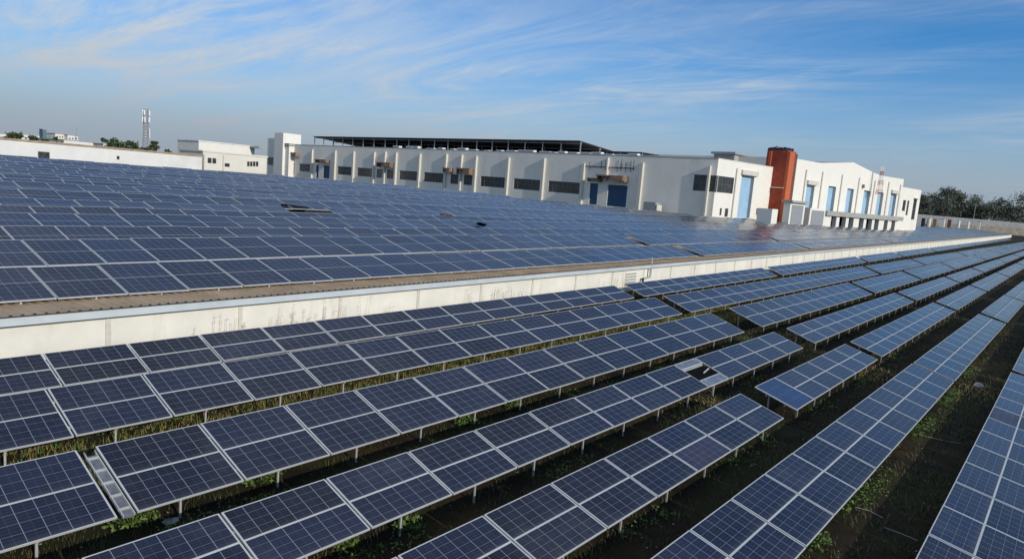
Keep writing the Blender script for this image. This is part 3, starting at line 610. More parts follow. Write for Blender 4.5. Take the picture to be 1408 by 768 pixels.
def factory():
    root = empty('factory_building', (CX, CY, -7), 'long white factory with strip windows, blue doors and wall pipes behind the rooftop array', 'factory')
    XF = frameX(dF, nF, root); XG = frameX(dG, nG, root)
    zr = FA(860, 214)[1]; tE = FA(399, 200.5)[0]; gE = GA(1060, 230)[0]+9
    wins = [(411, 226, 428.6, 239), (464, 230.5, 485.5, 243), (491, 232.7, 513, 244.5), (518, 234, 528.6, 247), (532, 235, 541, 248), (549, 236.8, 575.7, 249.8),
            (582.7, 238.5, 611, 252.5), (619.5, 240.7, 632, 254.5), (637.7, 242, 649, 257), (660.5, 244.3, 695.5, 259), (706, 247.5, 742.7, 263), (753.6, 251, 796.8, 267), (953.5, 240.5, 986, 263)]
    doors = [(396, 223.6, 404.8, 239.5), (444.5, 227.7, 453, 245), (434.5, 227, 438, 245), (810.5, 252, 821.4, 281), (834.8, 254.5, 861.6, 284)]
    W_ = [rect(FA, *w) for w in wins]; D_ = [rect(FA, *d) for d in doors]
    zw = sum(w[3] for w in W_)/len(W_); zb = sum(w[2] for w in W_[5:])/len(W_[5:])
    W_ = [(a, b, zb, zw) for a, b, c, e in W_[:-1]] + [W_[-1]]
    wallm = MB()
    wall_holes(wallm, XF, 0, tE, -7.2, zr, W_+D_, M['facade'], M['reveal'])
    gw = rect(GA, 990, 242.5, 1008.7, 264.5); gw = (0.3, gw[1], W_[-1][2], W_[-1][3]); gd = rect(GA, 1016.5, 241.5, 1034, 299.5); sm = [rect(GA, 989.5, 286, 992.2, 296), rect(GA, 996.5, 286.5, 1001, 298)]
    gH = [gw, gd]+sm
    wall_holes(wallm, XG, 0, gE, -7.2, zr, gH, M['white'], M['reveal'], 0.8)
    # remaining shell and the flat roof behind the parapet
    P = [CO, CO+dF*tE, CO+dF*tE+dG*40, CO+dG*gE+dF*60, CO+dG*gE]
    P = [p-root.location for p in P]
    wallm.face([p+Vector((0, 0, zr-0.5)) for p in P], M['conc'])
    for i in (1, 2, 3): wallm.face([P[i]+Vector((0, 0, -7.2)), P[i+1]+Vector((0, 0, -7.2)), P[i+1]+Vector((0, 0, zr)), P[i]+Vector((0, 0, zr))], M['white'])
    wallm.build('wall', root)
    cp = MB(); cp.box(0.02, tE, -0.3, 0.08, zr+0.002, zr+0.12, M['conc'], XF); cp.build('parapet_coping', root)
    cp = MB(); cp.box(-0.1, gE, -0.3, 0.08, zr+0.006, zr+0.13, M['white'], XG); cp.build('parapet_coping', root)
    for h in W_: window_part(root, XF, h)
    window_part(root, XG, gw, 0.2, 6)
    for h in sm: window_part(root, XG, h, 0.25, 2)
    for i, h in enumerate(D_): door_part(root, XF, h, M['dblue'], ribs=False)
    sd_ = door_part(root, XG, gd, M['lblue'], 0.8, name='shutter'); 
    ln = MB(); a, b, c, e = gd; ln.box(a-0.5, b+1.0, 0.003, 0.5, e+0.15, e+1.2, M['pipe'], XG); ln.build('lintel', root)
    pil = [(430.5, 206, 240), (462.3, 207.5, 246), (487.7, 208.5, 248), (516, 209.5, 252), (531, 209, 252), (546, 210, 254), (578.6, 212, 258), (615, 212, 260), (636, 213, 263), (656, 215, 266), (700.5, 217, 272), (749.5, 218, 277), (804, 225, 281), (837.5, 217, 241), (884.5, 224, 288), (977.5, 228, 294)]
    for x, yt, yb in pil:
        t, zt = FA(x, yt); pm = MB(); wv = 0.42 if x not in (977.5, 837.5) else 0.22
        pm.box(t-wv, t+wv, 0.004, 0.7, -6.8 if x != 837.5 else zw+1.0, min(zt, zr-0.4), M['pipe'], XF); pm.build('pilaster', root)
    for x, yt, yb in ((1013, 231.5, 299),):
        t, zt = GA(x, yt); pm = MB(); pm.tube(XG(Vector((t, 0.2, -6.5))), XG(Vector((t, 0.2, zt))), 0.16, 0.16, M['pipe'], 8); pm.build('wall_pipe', root)
    can = [(438, 219.5, 453.6, 222.5, 1.8), (523, 223.6, 543, 228.5, 2.0), (613, 231, 623, 236, 1.5), (633, 231.6, 652.5, 238.5, 2.0), (826.5, 241.5, 864, 247, 2.2), (811, 245, 829, 247.5, 1.2), (401, 210, 412, 214, 1.6)]
    for x0, yt, x1, yb, dp in can:
        a, b, c, e = rect(FA, x0, yt, x1, yb); m_ = MB()
        m_.box(a, b, 0.003, dp, e-0.35, e, M['rust'], XF)
        m_.box(a, a+0.18, 0.003, dp*0.8, c-0.4, e-0.36, M['rust'], XF); m_.box(b-0.18, b, 0.003, dp*0.8, c-0.4, e-0.36, M['rust'], XF)
        m_.box(a+0.1, a+(b-a)*0.45, dp-0.5, dp+0.1, c-0.2, e-0.36, M['rust'], XF)
        m_.build('canopy', root)
    t0, zc = FA(799, 228); t1, _ = FA(872, 236); cb = MB()
    cb.tube(XF(Vector((t1, 0.15, zc))), XF(Vector((t0, 0.15, zc))), 0.10, 0.10, M['dark'], 6)
    rr = random.Random(3)
    for q in range(9):
        t = t1+(t0-t1)*rr.random(); cb.tube(XF(Vector((t, 0.15, zc+rr.uniform(0.2, 2.2)))), XF(Vector((t, 0.15, zc-rr.uniform(0.3, 1.2)))), 0.06, 0.06, M['dark'], 5)
    cb.build('cable_run', root)
    # stair tower at the far end
    ta, _ = FA(389, 210); tw = MB(); zt = FA(385, 182)[1]
    ts = FA(389, 200, 3.2)[0]; te = FA(377, 200, 3.2)[0]; tf = FA(367.5, 205, 2.6)[0]
    dn = onplane(414, 190, nF, dF, WFc(ts))[0]
    tw.box(ts, te, dn, 3.2, -7.2, onplane(389, 182.5, nF, dF, WFc(ts))[1], M['white'], XF)
    tw.box(te+0.003, tf, -6, 2.6, -7.2, FA(372, 190, 2.6)[1], M['facade'], XF)
    tw.box(ts-3, ts-0.003, -3, 2.2, -7.2, zr-0.6, M['white'], XF)
    tw.box(ts-3.5, ts-0.005, -3.2, 2.6, zr-0.55, zr+0.3, M['conc'], XF)
    tw.build('stair_tower', root)
    h = rect(FA, 377, 217, 384, 227); wp = MB(); wp.box(h[0], h[1], 2.62, 2.70, h[2], h[3], M['pane'], XF); wp.build('window', root)
    # low grey roof house
    a, b, c, e = rect(GA, 1009, 215, 1041, 228, -14)
    rh = MB(); rh.box(a, b, -20, -14, zr-0.6, e, M['conc'], XG); rh.box(a-0.8, b+0.6, -20.5, -13.4, e+0.002, e+0.6, M['mech'], XG); rh.build('roof_house', root)
    return root, XF, XG, zr, tE, gE
fac, XF0, XG0, ZR, TE, GE = factory()
def WF(t, out, z): return CO+dF*t+nF*out+Vector((0, 0, z))
def WG(t, out, z): return CO+dG*t+nG*out+Vector((0, 0, z))

def roof_canopy():
    ta, za = FA(431, 190, -3); tb, zb = FA(797, 192.3, -3); z = (za+zb)/2
    root = empty('rooftop_canopy', WF((ta+tb)/2, -3, ZR-0.5), 'long dark shade roof of panels on steel posts on top of the white factory', 'canopy')
    o = root.location
    m = MB(); run, drop = 34, z-ZR-0.4
    p = [WF(tb, -3, z), WF(ta, -3, z), WF(ta, -3-run, z-drop), WF(tb, -3-run, z-drop)]
    m.hexa([q-o for q in p]+[q-o+Vector((0, 0, 0.3)) for q in p], M['dark']); m.build('roof_plane', root)
    nb = 20
    for i in range(nb+1):
        t = tb+(ta-tb)*i/nb
        for out, h in ((-3.6, 0), (-12, drop*9/run), (-22, drop*19/run)):
            c = MB(); c.box(-0.12, 0.12, -0.12, 0.12, ZR-0.5, z-h-0.02, M['mech'], lambda q: WF(t, out, 0)-o+q); c.build('post', root)
    for out, h in ((-4, 0.1), (-12.5, drop*9.5/run), (-22.5, drop*19.5/run)):
        c = MB(); c.tube(WF(tb, out, z-h-0.25)-o, WF(ta, out, z-h-0.25)-o, 0.13, 0.13, M['mech'], 5); c.build('beam', root)
    # low second canopy further along
    ta2, z2 = FA(882, 209, -6); tb2, _ = FA(833, 208, -6)
    root2 = empty('rooftop_canopy', WF(ta2, -6, ZR-0.5), 'small low dark canopy on the factory roof right of the long one', 'canopy')
    o2 = root2.location; m = MB(); m.box(min(ta2, tb2), max(ta2, tb2), -14, -6, z2-0.2, z2, M['dark'], lambda q: WF(q.x, q.y, q.z)-o2); m.build('roof_plane', root2)
    for i in range(6):
        t = ta2+(tb2-ta2)*i/5; c = MB(); c.box(t-0.1, t+0.1, -6.6, -6.4, ZR-0.5, z2-0.2, M['mech'], lambda q: WF(q.x, q.y, q.z)-o2); c.build('post', root2)
    rr = random.Random(5); bx = {}
    names = []
    for i in range(22):
        px = 540+i*15.5+rr.uniform(-4, 4)
        t, _ = FA(px, 205); w = rr.uniform(0.9, 1.9); h = rr.uniform(0.7, 1.25)
        m = MB(); m.box(-w, w, -0.6, 0.6, 0, h, M['whitew']); m.box(-w*0.8, w*0.8, 0.6, 0.64, 0.15, h-0.15, M['mech'])
        ob = m.build('rooftop_unit', None, WF(t, -1.6, ZR-0.35)); ob.rotation_euler.z = math.atan2(dF.y, dF.x)
        tag(ob, 'small white cooling unit standing in the row along the factory roof edge', 'cooling unit', 'cooling units along the factory roof edge')
roof_canopy()

def warehouse():
    z0 = GA(1093, 218)[1]; gA = GE+0.0; 
    root = empty('warehouse', WG(GE+30, 0, -7), 'tall sunlit white warehouse with low gable and six pale blue loading doors', 'warehouse')
    X = frameX(dG, nG, root)
    prof = [GA(1092.5, 218), GA(1128, 224), GA(1173.7, 223.3), GA(1204, 238.5), GA(1216, 242), GA(1243, 246.4)]
    gs = GE; prof[0] = (gs, GA(1093, 218)[1]+0.0)
    zl = min(p[1] for p in prof)-1.2
    D = [(1107, 258, 1118, 288), (1137, 256, 1147.5, 292), (1163, 259, 1172, 294), (1186, 261, 1195, 295), (1205, 263.5, 1213, 296), (1223, 265.6, 1231, 297)]
    H = [rect(GA, *d) for d in D]; zt = sum(h[3] for h in H)/6; H = [(a, b, -1.4, (e+zt)/2) for a, b, c, e in H]
    gb = prof[-1][0]
    m = MB(); wall_holes(m, X, gs, gb, -7.2, zl, H, M['white'], M['reveal'], 0.9)
    top = [(gs, zl)]+[(gb, zl)]+[p for p in reversed(prof)]
    m.face([X(Vector((t, 0, z))) for t, z in top], M['white'])
    for (ta, za), (tb, zb) in zip(prof[:-1], prof[1:]):
        m.face([X(Vector(q)) for q in ((ta, 0, za), (tb, 0, zb), (tb, -45, zb), (ta, -45, za))], M['mech'])
    m.face([X(Vector(q)) for q in ((gs, 0, -7.2), (gs, -45, -7.2), (gs, -45, prof[0][1]), (gs, 0, prof[0][1]))], M['white'])
    m.face([X(Vector(q)) for q in ((gb, 0, -7.2), (gb, -45, -7.2), (gb, -45, prof[-1][1]), (gb, 0, prof[-1][1]))], M['white'])
    m.face([X(Vector((t, -45, z))) for t, z in [(gs, -7.2), (gb, -7.2)]+list(reversed(prof))], M['white'])
    m.build('wall', root)
    for h in H: door_part(root, X, h, M['lblue'], 0.85, name='shutter')
    for i in (0, 5):
        a, b, c, e = H[i]; q = MB(); q.box(a-0.4, b+0.9, 0.003, 0.55, e+0.2, e+1.3, M['pipe'], X); q.build('lintel', root)
    for x, yt in ((1108.5, 233), (1131, 236), (1158, 240), (1181.5, 244), (1203, 248), (1222, 250), (1238, 254)):
        t, z = GA(x, yt); q = MB(); q.tube(X(Vector((t, 0.2, -6))), X(Vector((t, 0.2, z))), 0.17, 0.17, M['pipe'], 8); q.build('wall_pipe', root)
    q = MB(); t, z = GA(1186, 256); q.box(t-0.5, t+0.5, 0.005, 0.5, z-0.5, z+0.5, M['rust'], X); q.build('wall_lamp', root)
    # lower annex at the right end
    an = empty('annex_building', WG(gb+8, 0, -7), 'lower white annex with narrow windows at the right end of the warehouse', 'annex'); XA = frameX(dG, nG, an)
    ge, ze = GA(1267, 261.5); zs = GA(1243, 257.3)[1]
    hs = [rect(GA, 1241, 275, 1245, 290), rect(GA, 1246.5, 275.5, 1249, 296), rect(GA, 1254.5, 273.5, 1259, 302)]
    m = MB(); wall_holes(m, XA, gb+0.01, ge, -7.2, min(zs, ze)-0.6, hs, M['white'], M['reveal'], 0.4)
    zz = min(zs, ze)-0.6
    m.face([XA(Vector(q)) for q in ((gb+0.01, 0, zz), (ge, 0, zz), (ge, 0, ze), (gb+0.01, 0, zs))], M['white'])
    m.face([XA(Vector(q)) for q in ((gb+0.01, 0, zs), (ge, 0, ze), (ge, -25, ze), (gb+0.01, -25, zs))], M['conc'])
    m.face([XA(Vector(q)) for q in ((ge, 0, -7.2), (ge, -25, -7.2), (ge, -25, ze), (ge, 0, ze))], M['white'])
    m.build('wall', an)
    for h in hs: window_part(an, XA, h, 0.35, 2)
    q = MB(); a, b, c, e = hs[2]; q.box(a-0.4, b+0.4, 0.004, 0.7, e+0.1, e+0.4, M['pipe'], XA); q.build('window_hood', an)
    return gb
GB = warehouse()

def brick_tower():
    off = 3.2
    ta = GA(1079.5, 240, off)[0]; tb = GA(1091.5, 240, off)[0]
    zt = GA(1085, 207, off)[1]; dep = 5.2
    root = empty('brick_tower', WG((ta+tb)/2, off, -7), 'red and orange brick shaft tower standing against the white factory', 'tower'); o = root.location
    X = lambda q: WG(q.x, q.y, q.z)-o
    b = MB(); b.box(ta, tb, off-dep, off, -7.2, zt, M['brick'], X); b.build('shaft', root)
    w = tb-ta
    p = MB(); p.box(ta-0.15, ta+w*0.52, off+0.003, off+0.7, -7.2, zt-0.3, M['orange'], X); p.build('front_pier', root)
    d = MB(); d.box(ta+w*0.56, tb+0.05, off+0.003, off+0.35, -7.2, zt-0.5, M['dbrick'], X); d.build('brick_infill', root)
    g = MB(); g.box(ta-0.3, ta-0.003, off-4.6, off-3.9, -7.2, zt-0.2, M['orange'], X); g.build('side_rib', root)
    h = MB(); h.box(ta-0.36, tb+0.1, off-dep, off+0.1, zt*0.35, zt*0.35+0.22, M['pipe'], X); h.build('band', root)
    c = MB()
    for i in range(5):
        for j in range(4): c.box(ta+w*i/5+0.1, ta+w*(i+0.55)/5+0.1, off-dep+dep*j/4, off-dep+dep*(j+0.5)/4, zt+0.003, zt+0.55+0.2*((i+j) % 2), M['dark'], X)
    c.box(ta-0.3, tb+0.3, off-dep*0.6, off-dep*0.5, zt+0.76, zt+0.95, M['mech'], X); c.build('cap_grille', root)
brick_tower()

def yard_things():
    def boxy(name, x0, yt, x1, yb, off, dep, mat, lab, cat, lid=None, zb=-7.0, front=None):
        a, b, c, e = rect(GA, x0, yt, x1, yb, off)
        root = empty(name, WG((a+b)/2, off-dep/2, zb), lab, cat); o = root.location; X = lambda q: WG(q.x, q.y, q.z)-o
        m = MB(); m.box(a, b, off-dep, off, zb, e, M[mat], X); m.build('wall', root)
        if lid: l = MB(); l.box(a-0.6, b+0.8, off-dep-0.3, off+0.7, e+0.003, e+0.5, M[lid], X); l.build('roof', root)
        if front:
            f = MB(); f.box(a+(b-a)*0.1, b-(b-a)*0.12, off+0.003, off+0.06, zb, e-0.5, M[front], X); f.build('shutter', root)
        return root
    boxy('plant_room', 1061, 287.5, 1069, 304, 12, 3.2, 'white', 'small white plant room in front of the red brick tower', 'plant room')
    boxy('shutter_booth', 1085.5, 279, 1106, 306, 8, 1.6, 'white', 'white booth with grey roller shutter right of the brick tower', 'booth', 'conc', front='mech')
    boxy('switch_room', 1113, 286.5, 1135, 307, 8.5, 1.5, 'white', 'flat topped white room with grey cladding beside the loading canopy', 'switch room', None, front='mech')
    # loading canopy
    a, b, c, e = rect(GA, 1137, 294, 1243, 299, 9)
    root = empty('loading_canopy', WG((a+b)/2, 5, -7), 'long grey concrete loading canopy on white pillars below the blue doors', 'canopy'); o = root.location; X = lambda q: WG(q.x, q.y, q.z)-o
    m = MB(); m.box(a, b, 0.5, 9, e-1.2, e, M['conc'], X); m.build('roof_slab', root)
    bk = MB(); bk.box(a, b, 2.2, 2.5, -7, e-1.203, M['void'], X); bk.build('shade_backing', root)  # near-black sheet painting the shade behind the pillars
    for i in range(9):
        t = a+(b-a)*(i+0.4)/9; w = 0.9 if i % 3 else 1.8
        p = MB(); p.box(t-w, t+w, 7.4, 8.4, -7, e-1.203, M['white'], X); p.build('pillar', root)
    # lattice mast in front of the gable
    t, zt = GA(1213.6, 229, 2.5); _, zb = GA(1210, 263, 2.5)
    def mast(base, h, w0, w1, name, lab, n, mats, cat='mast'):
        root = empty(name, base, lab, cat)
        m = MB(); L3 = [(math.cos(q*2.094+0.4), math.sin(q*2.094+0.4)) for q in range(3)]
        pts = []
        for i in range(n+1):
            w = w0+(w1-w0)*i/n; pts.append([Vector((c_*w, s_*w, h*i/n)) for c_, s_ in L3])
        rad = max(0.05, w0*0.07)
        for i in range(n):
            mt = M[mats[(i//2) % len(mats)]]
            for q in range(3):
                m.tube(pts[i][q], pts[i+1][q], rad, rad, mt, 4); m.tube(pts[i][q], pts[i+1][(q+1) % 3], rad*0.6, rad*0.6, mt, 4)
                m.tube(pts[i+1][q], pts[i+1][(q+1) % 3], rad*0.6, rad*0.6, mt, 4)
        m.build('lattice', root); return root
    mast(WG(t, 2.5, zb-1), zt-zb+1, 1.1, 0.35, 'lattice_mast', 'red and white lattice mast rising in front of the warehouse gable', 12, ['redw', 'whitew'])
    # dish and clutter on the low roof
    r_ = empty('satellite_dish', WG(GA(1051, 222, -10)[0], -10, ZR-0.5), 'white satellite dish on the factory roof left of the brick tower', 'dish'); m = MB()
    m.tube((0, 0, 0), (0, 0, 3.2), 0.12, 0.12, M['mech'], 6); m.build('pole', r_)
    m = MB(); n = 14
    ring = [Vector((math.cos(q*2*math.pi/n)*1.3, -0.9, 3.6+math.sin(q*2*math.pi/n)*1.3)) for q in range(n)]
    for q in range(n): m.face([Vector((0, -0.2, 3.5)), ring[q], ring[(q+1) % n]], M['whitew']); m.face([Vector((0, -0.15, 3.5)), ring[(q+1) % n]+Vector((0, 0.05, 0)), ring[q]+Vector((0, 0.05, 0))], M['whitew'])
    m.build('dish', r_)
    # small ground clutter by the facade
    a, b, c, e = rect(FA, 884.5, 277.5, 901, 289, 4)
    m = MB(); m.box(a, b, 2, 4, -7, e, M['mech'], lambda q: WF(q.x, q.y, q.z)); m.box(a-0.5, a-0.2, 2, 4, -7, e-0.5, M['pipe'], lambda q: WF(q.x, q.y, q.z)); tag(m.build('condenser_cabinet'), 'grey cabinet standing against the factory wall near its corner pipe', 'cabinet')
yard_things()

# ------------------------------------------------------------------ distant left side
def V3(px, py, depth):
    d = ray(px, py); return d*(depth/ d.dot(fw)) if False else d*depth
def slab(name, x0, yt, x1, yb, Y, dep, mat, lab, cat, group=None, roof=None, zb=-7.2, az=0.0):
    """building with its front on the plane y=Y (turned by az), spanning two picture columns"""
    a = ray(x0, (yt+yb)/2); b = ray(x1, (yt+yb)/2); A = a*(Y/a.y); B = b*(Y/b.y)
    t = ray((x0+x1)/2, yt); zt = t.z*(Y/t.y)
    root = empty(name, ((A.x+B.x)/2, Y, zb), lab, cat, group); w = (B.x-A.x)/2
    m = MB(); m.box(-w, w, 0, dep, 0, zt-zb, mat); m.build('wall', root)
    l = MB(); l.box(-w-0.2, w+0.2, -0.15, dep+0.2, zt-zb+0.003, zt-zb+0.35, M[roof or 'conc']); l.build('roof_edge', root)
    return root, w, zt
def pxbox(root, Y, x0, yt, x1, yb, mat, name, out=0.12):
    a = ray(x0, (yt+yb)/2); b = ray(x1, (yt+yb)/2); A = a*(Y/a.y); B = b*(Y/b.y); xm = (x0+x1)/2
    t = ray(xm, yt); u = ray(xm, yb); zt = t.z*(Y/t.y); zb = u.z*(Y/u.y); o = root.location
    m = MB(); m.box(A.x-o.x, B.x-o.x, Y-o.y-out, Y-o.y-0.004, zb-o.z, zt-o.z, M[mat]); return m.build(name, root)
def left_side():
    r1, w, zt = slab('boundary_shed', -60, 201.0, 278, 240, 150, 14, M['offw'], 'long low sunlit white shed wall beyond the left end of the array', 'shed', None, 'sheet')
    m = pxbox(r1, 150, 52, 208.5, 68, 217, 'wframe', 'window'); pxbox(r1, 150, 53, 209.5, 67, 217, 'pane', 'pane', 0.2)
    pxbox(r1, 150, 160.5, 214.5, 164, 219, 'pane', 'vent')
    r2, w, zt = slab('beige_annex', 279, 212.5, 367, 236, 165, 12, M['beige'], 'low beige building with small dark windows left of the white factory', 'building', None, 'beige')
    for q in ((285.5, 217, 290.5, 224), (292, 217.5, 297, 224.5), (309, 224.5, 315.5, 229)): pxbox(r2, 165, *q, 'pane', 'window')
    for q in range(4): pxbox(r2, 165, 339.8+q*4, 222, 342.8+q*4, 228.5, 'pane', 'window')
    pxbox(r2, 165, 278.8, 212, 280.5, 236, 'strip', 'corner_pier', 0.5); pxbox(r2, 165, 306, 213, 307.2, 236, 'strip', 'downpipe', 0.3)
    r3, w, zt = slab('white_hall', 273, 198.2, 350, 225, 230, 15, M['white'], 'large plain white hall behind the low beige building', 'hall', None, 'offw')
    pxbox(r3, 230, 343, 201, 353, 203.5, 'conc', 'eave_hood', 6)
    far = [('far_building', 30, 186, 58, 200, 420, 'offw', 'pale distant building between the two leftmost trees'), ('far_building', 76, 184.5, 89, 200, 430, 'beige', 'cream distant block right of the blue grey tower, left half of the pair'), ('far_building', 93, 186.5, 107.5, 200, 425, 'offw', 'cream distant block nearest the thin mast'),
           ('far_building', 0, 184.5, 8, 200, 430, 'offw', 'pale distant building cut by the left picture edge'), ('far_building', -40, 186.0, -4, 200, 430, 'offw', 'pale distant building just outside the left edge')]
    for n, x0, yt, x1, yb, Y, mt, lab in far[:-1]:
        r, w, zt = slab(n, x0, yt, x1, yb, Y, 25, M[mt], lab, 'building', 'distant buildings at left')
        for q in range(3): pxbox(r, Y, x0+(x1-x0)*(0.15+0.28*q), yt+3, x0+(x1-x0)*(0.27+0.28*q), yt+5, 'pane', 'window')
    slab('far_warehouse', 88, 195, 138, 206, 330, 40, M['offw'], 'long low white warehouse roofline in front of distant cream blocks', 'warehouse')
    slab('far_kiosk', 142, 198.8, 153, 207, 300, 10, M['offw'], 'small pale block left of the big clump of trees', 'building')
    r, w, zt = slab('water_tower', 59, 178.5, 64, 200, 400, 5, M['bluet'], 'narrow blue grey tower above the far left trees', 'tower')
    # communication tower
    base = ray(200.5, 208); base = base*(330/base.y); top = ray(200.3, 150); zt = top.z*(330/top.y)
    root = empty('telecom_tower', (base.x, 330, -7), 'tall lattice telecom tower with white antennas on the left skyline', 'telecom tower')
    m = MB(); h = zt+7; n = 22; L4 = [(1, 1), (-1, 1), (-1, -1), (1, -1)]
    pts = [[Vector((c*(1.25-0.55*i/n), s*(1.25-0.55*i/n), h*i/n)) for c, s in L4] for i in range(n+1)]
    for i in range(n):
        mt = M['mast']
        for q in range(4):
            m.tube(pts[i][q], pts[i+1][q], 0.13, 0.13, mt, 4); m.tube(pts[i][q], pts[i+1][(q+1) % 4], 0.07, 0.07, mt, 4); m.tube(pts[i+1][q], pts[i+1][(q+1) % 4], 0.07, 0.07, mt, 4)
    m.build('lattice', root)
    rr = random.Random(2)
    for z in (h-1.6, h-4.6, h-9.5, h-11.5):
        for q in range(5 if z > h-5 else 2):
            a = q*1.26+rr.random()*0.3; x, y = math.cos(a)*1.5, math.sin(a)*1.5; p = MB(); p.box(x-0.28, x+0.28, y-0.2, y+0.2, z-1.1, z+1.1, M['whitew']); p.box(min(x, x*0.4), max(x, x*0.4)+0.05, y*0.9-0.05, y*0.9+0.05, z-0.05, z+0.05, M['mech']); p.build('antenna', root)
    for px, yt, yb, Y, lab in ((105.7, 174, 200, 420, 'thin bare mast above the distant cream blocks'), (176, 193, 210, 300, 'thin pole in front of the big clump of trees'), (258, 189, 200, 260, 'thin pole behind the shaded end of the white hall')):
        b = ray(px, yb); b = b*(Y/b.y); t = ray(px, yt); t = t*(Y/t.y)
        m = MB(); m.tube((0, 0, 0), (0, 0, t.z+7), 0.22, 0.12, M['conc'], 6); m.tube((-0.7, 0, t.z+6.2), (0.7, 0, t.z+6.2), 0.08, 0.08, M['conc'], 4); tag(m.build('mast', None, (b.x, Y, -7)), lab, 'mast')
left_side()

# ------------------------------------------------------------------ trees
def tree(loc, h, w, seed, lab, leaf='leaf', n=1500, ls=0.5, crown0=0.3, group=None, clumps=14, name='leafy_tree'):
    r_ = random.Random(seed); root = empty(name, loc, lab, 'tree', group)
    t = MB(); t.tube((0, 0, 0), (0.1*w*r_.uniform(-1, 1), 0, h*0.55), h*0.022, h*0.012, M['bark'], 7)
    cl = []
    for i in range(clumps):
        a = r_.uniform(0, 6.283); zz = h*(crown0+(1-crown0)*(r_.random()**0.8)*0.95); f = 1-abs((zz/h-crown0)/(1-crown0)-0.45)*1.1
        rad = w*0.5*max(0.25, f)*r_.uniform(0.35, 1.0); cl.append((Vector((math.cos(a)*rad, math.sin(a)*rad, zz)), w*r_.uniform(0.07, 0.17)))
    for c, s in cl[:9]: t.tube((0, 0, h*r_.uniform(0.3, 0.5)), c, h*0.009, h*0.003, M['bark'], 5)
    t.build('trunk', root)
    m = MB()
    for i in range(n):
        c, s = cl[i % len(cl)]
        d = Vector((r_.gauss(0, 1), r_.gauss(0, 1), r_.gauss(0, 0.7))); p = c+d*s*0.62
        if p.z < h*crown0*0.7: p.z = h*crown0*0.7+r_.random()*h*0.1
        e1 = Vector((r_.gauss(0, 1), r_.gauss(0, 1), r_.gauss(0, 1))).normalized(); e2 = e1.cross(Vector((r_.gauss(0, 1), r_.gauss(0, 1), r_.gauss(0, 1)))).normalized()
        q = ls*r_.uniform(0.6, 1.4)
        m.face([p-e1*q, p+e2*q*0.5, p+e1*q, p-e2*q*0.5], M[leaf])
    m.build('crown', root); return root
def trees():
    sp = [(1272, 268, 40), (1284, 262, 44), (1298, 256, 52), (1311, 262, 44), (1322, 268, 42), (1334, 266, 44), (1346, 274, 40), (1358, 281, 44), (1371, 277, 46), (1386, 275, 50), (1400, 278, 50), (1415, 270, 60), (1264, 272, 40), (1291, 272, 50), (1328, 280, 50), (1379, 284, 50)]
    for i, (px, yt, wpx) in enumerate(sp):
        d = ray(px, yt); D = 640+((i*53) % 90); P = d*(D/ d.dot(fw)); h = P.z+7.0; w = wpx/955*D
        lab = ['dark eucalyptus on the right skyline, leftmost and partly behind the annex', 'dark eucalyptus second from the annex on the right skyline', 'tallest dark eucalyptus on the right skyline beside the annex', 'dark eucalyptus just right of the tallest one on the skyline', 'dark open crowned eucalyptus before the dip in the right skyline', 'dark eucalyptus with a side bulge left of the skyline dip', 'low dark tree sinking into the dip of the right skyline', 'low dark tree right of the dip in the skyline', 'rounded dark tree between the dip and the right picture edge', 'dark tree second from the right picture edge', 'dark tree at the right picture edge', 'dark tree cut by the right picture edge', 'dark tree half hidden behind the annex corner', 'low dark tree below the tallest eucalyptus', 'low dark tree under the open crowned eucalyptus', 'low dark tree under the rounded tree near the right edge'][i]
        tree((P.x, P.y, -7), h, w, 40+i, lab, 'leafd', 2800, 0.85, 0.12 if i > 12 else 0.2, 'eucalyptus trees on the right skyline', 18, 'eucalyptus_tree')
    lp = [(17, 182.5, 26, 300, 'round dark green tree near the left picture edge'), (48, 187, 17, 310, 'small green tree below the blue grey tower, left one'), (62, 190.5, 14, 310, 'small bush right below the blue grey tower'), (80, 188, 19, 315, 'green tree in front of the distant cream blocks'),
          (146, 190, 18, 290, 'green tree at the left end of the big clump by the telecom tower'), (163, 190.5, 26, 280, 'broad green tree forming the middle of the big clump'), (181, 194, 24, 285, 'green tree at the right side of the big clump'), (213, 193, 12, 270, 'brownish narrow tree right of the telecom tower'), (205, 199.5, 14, 270, 'low green tree at the foot of the telecom tower'), (231, 206.5, 12, 240, 'low dark bush left of the white hall'), (192, 199, 18, 280, 'low green tree between the clump and the telecom tower')]
    for i, (px, yt, wpx, Y, lab) in enumerate(lp):
        d = ray(px, yt); P = d*(Y/d.y); D = P.dot(fw); w = wpx/955*D*1.15
        tree((P.x, Y, -7), P.z+7, w, 80+i, lab, 'leaf', 1100, 0.5, 0.25, 'trees on the left skyline', 14)
trees()

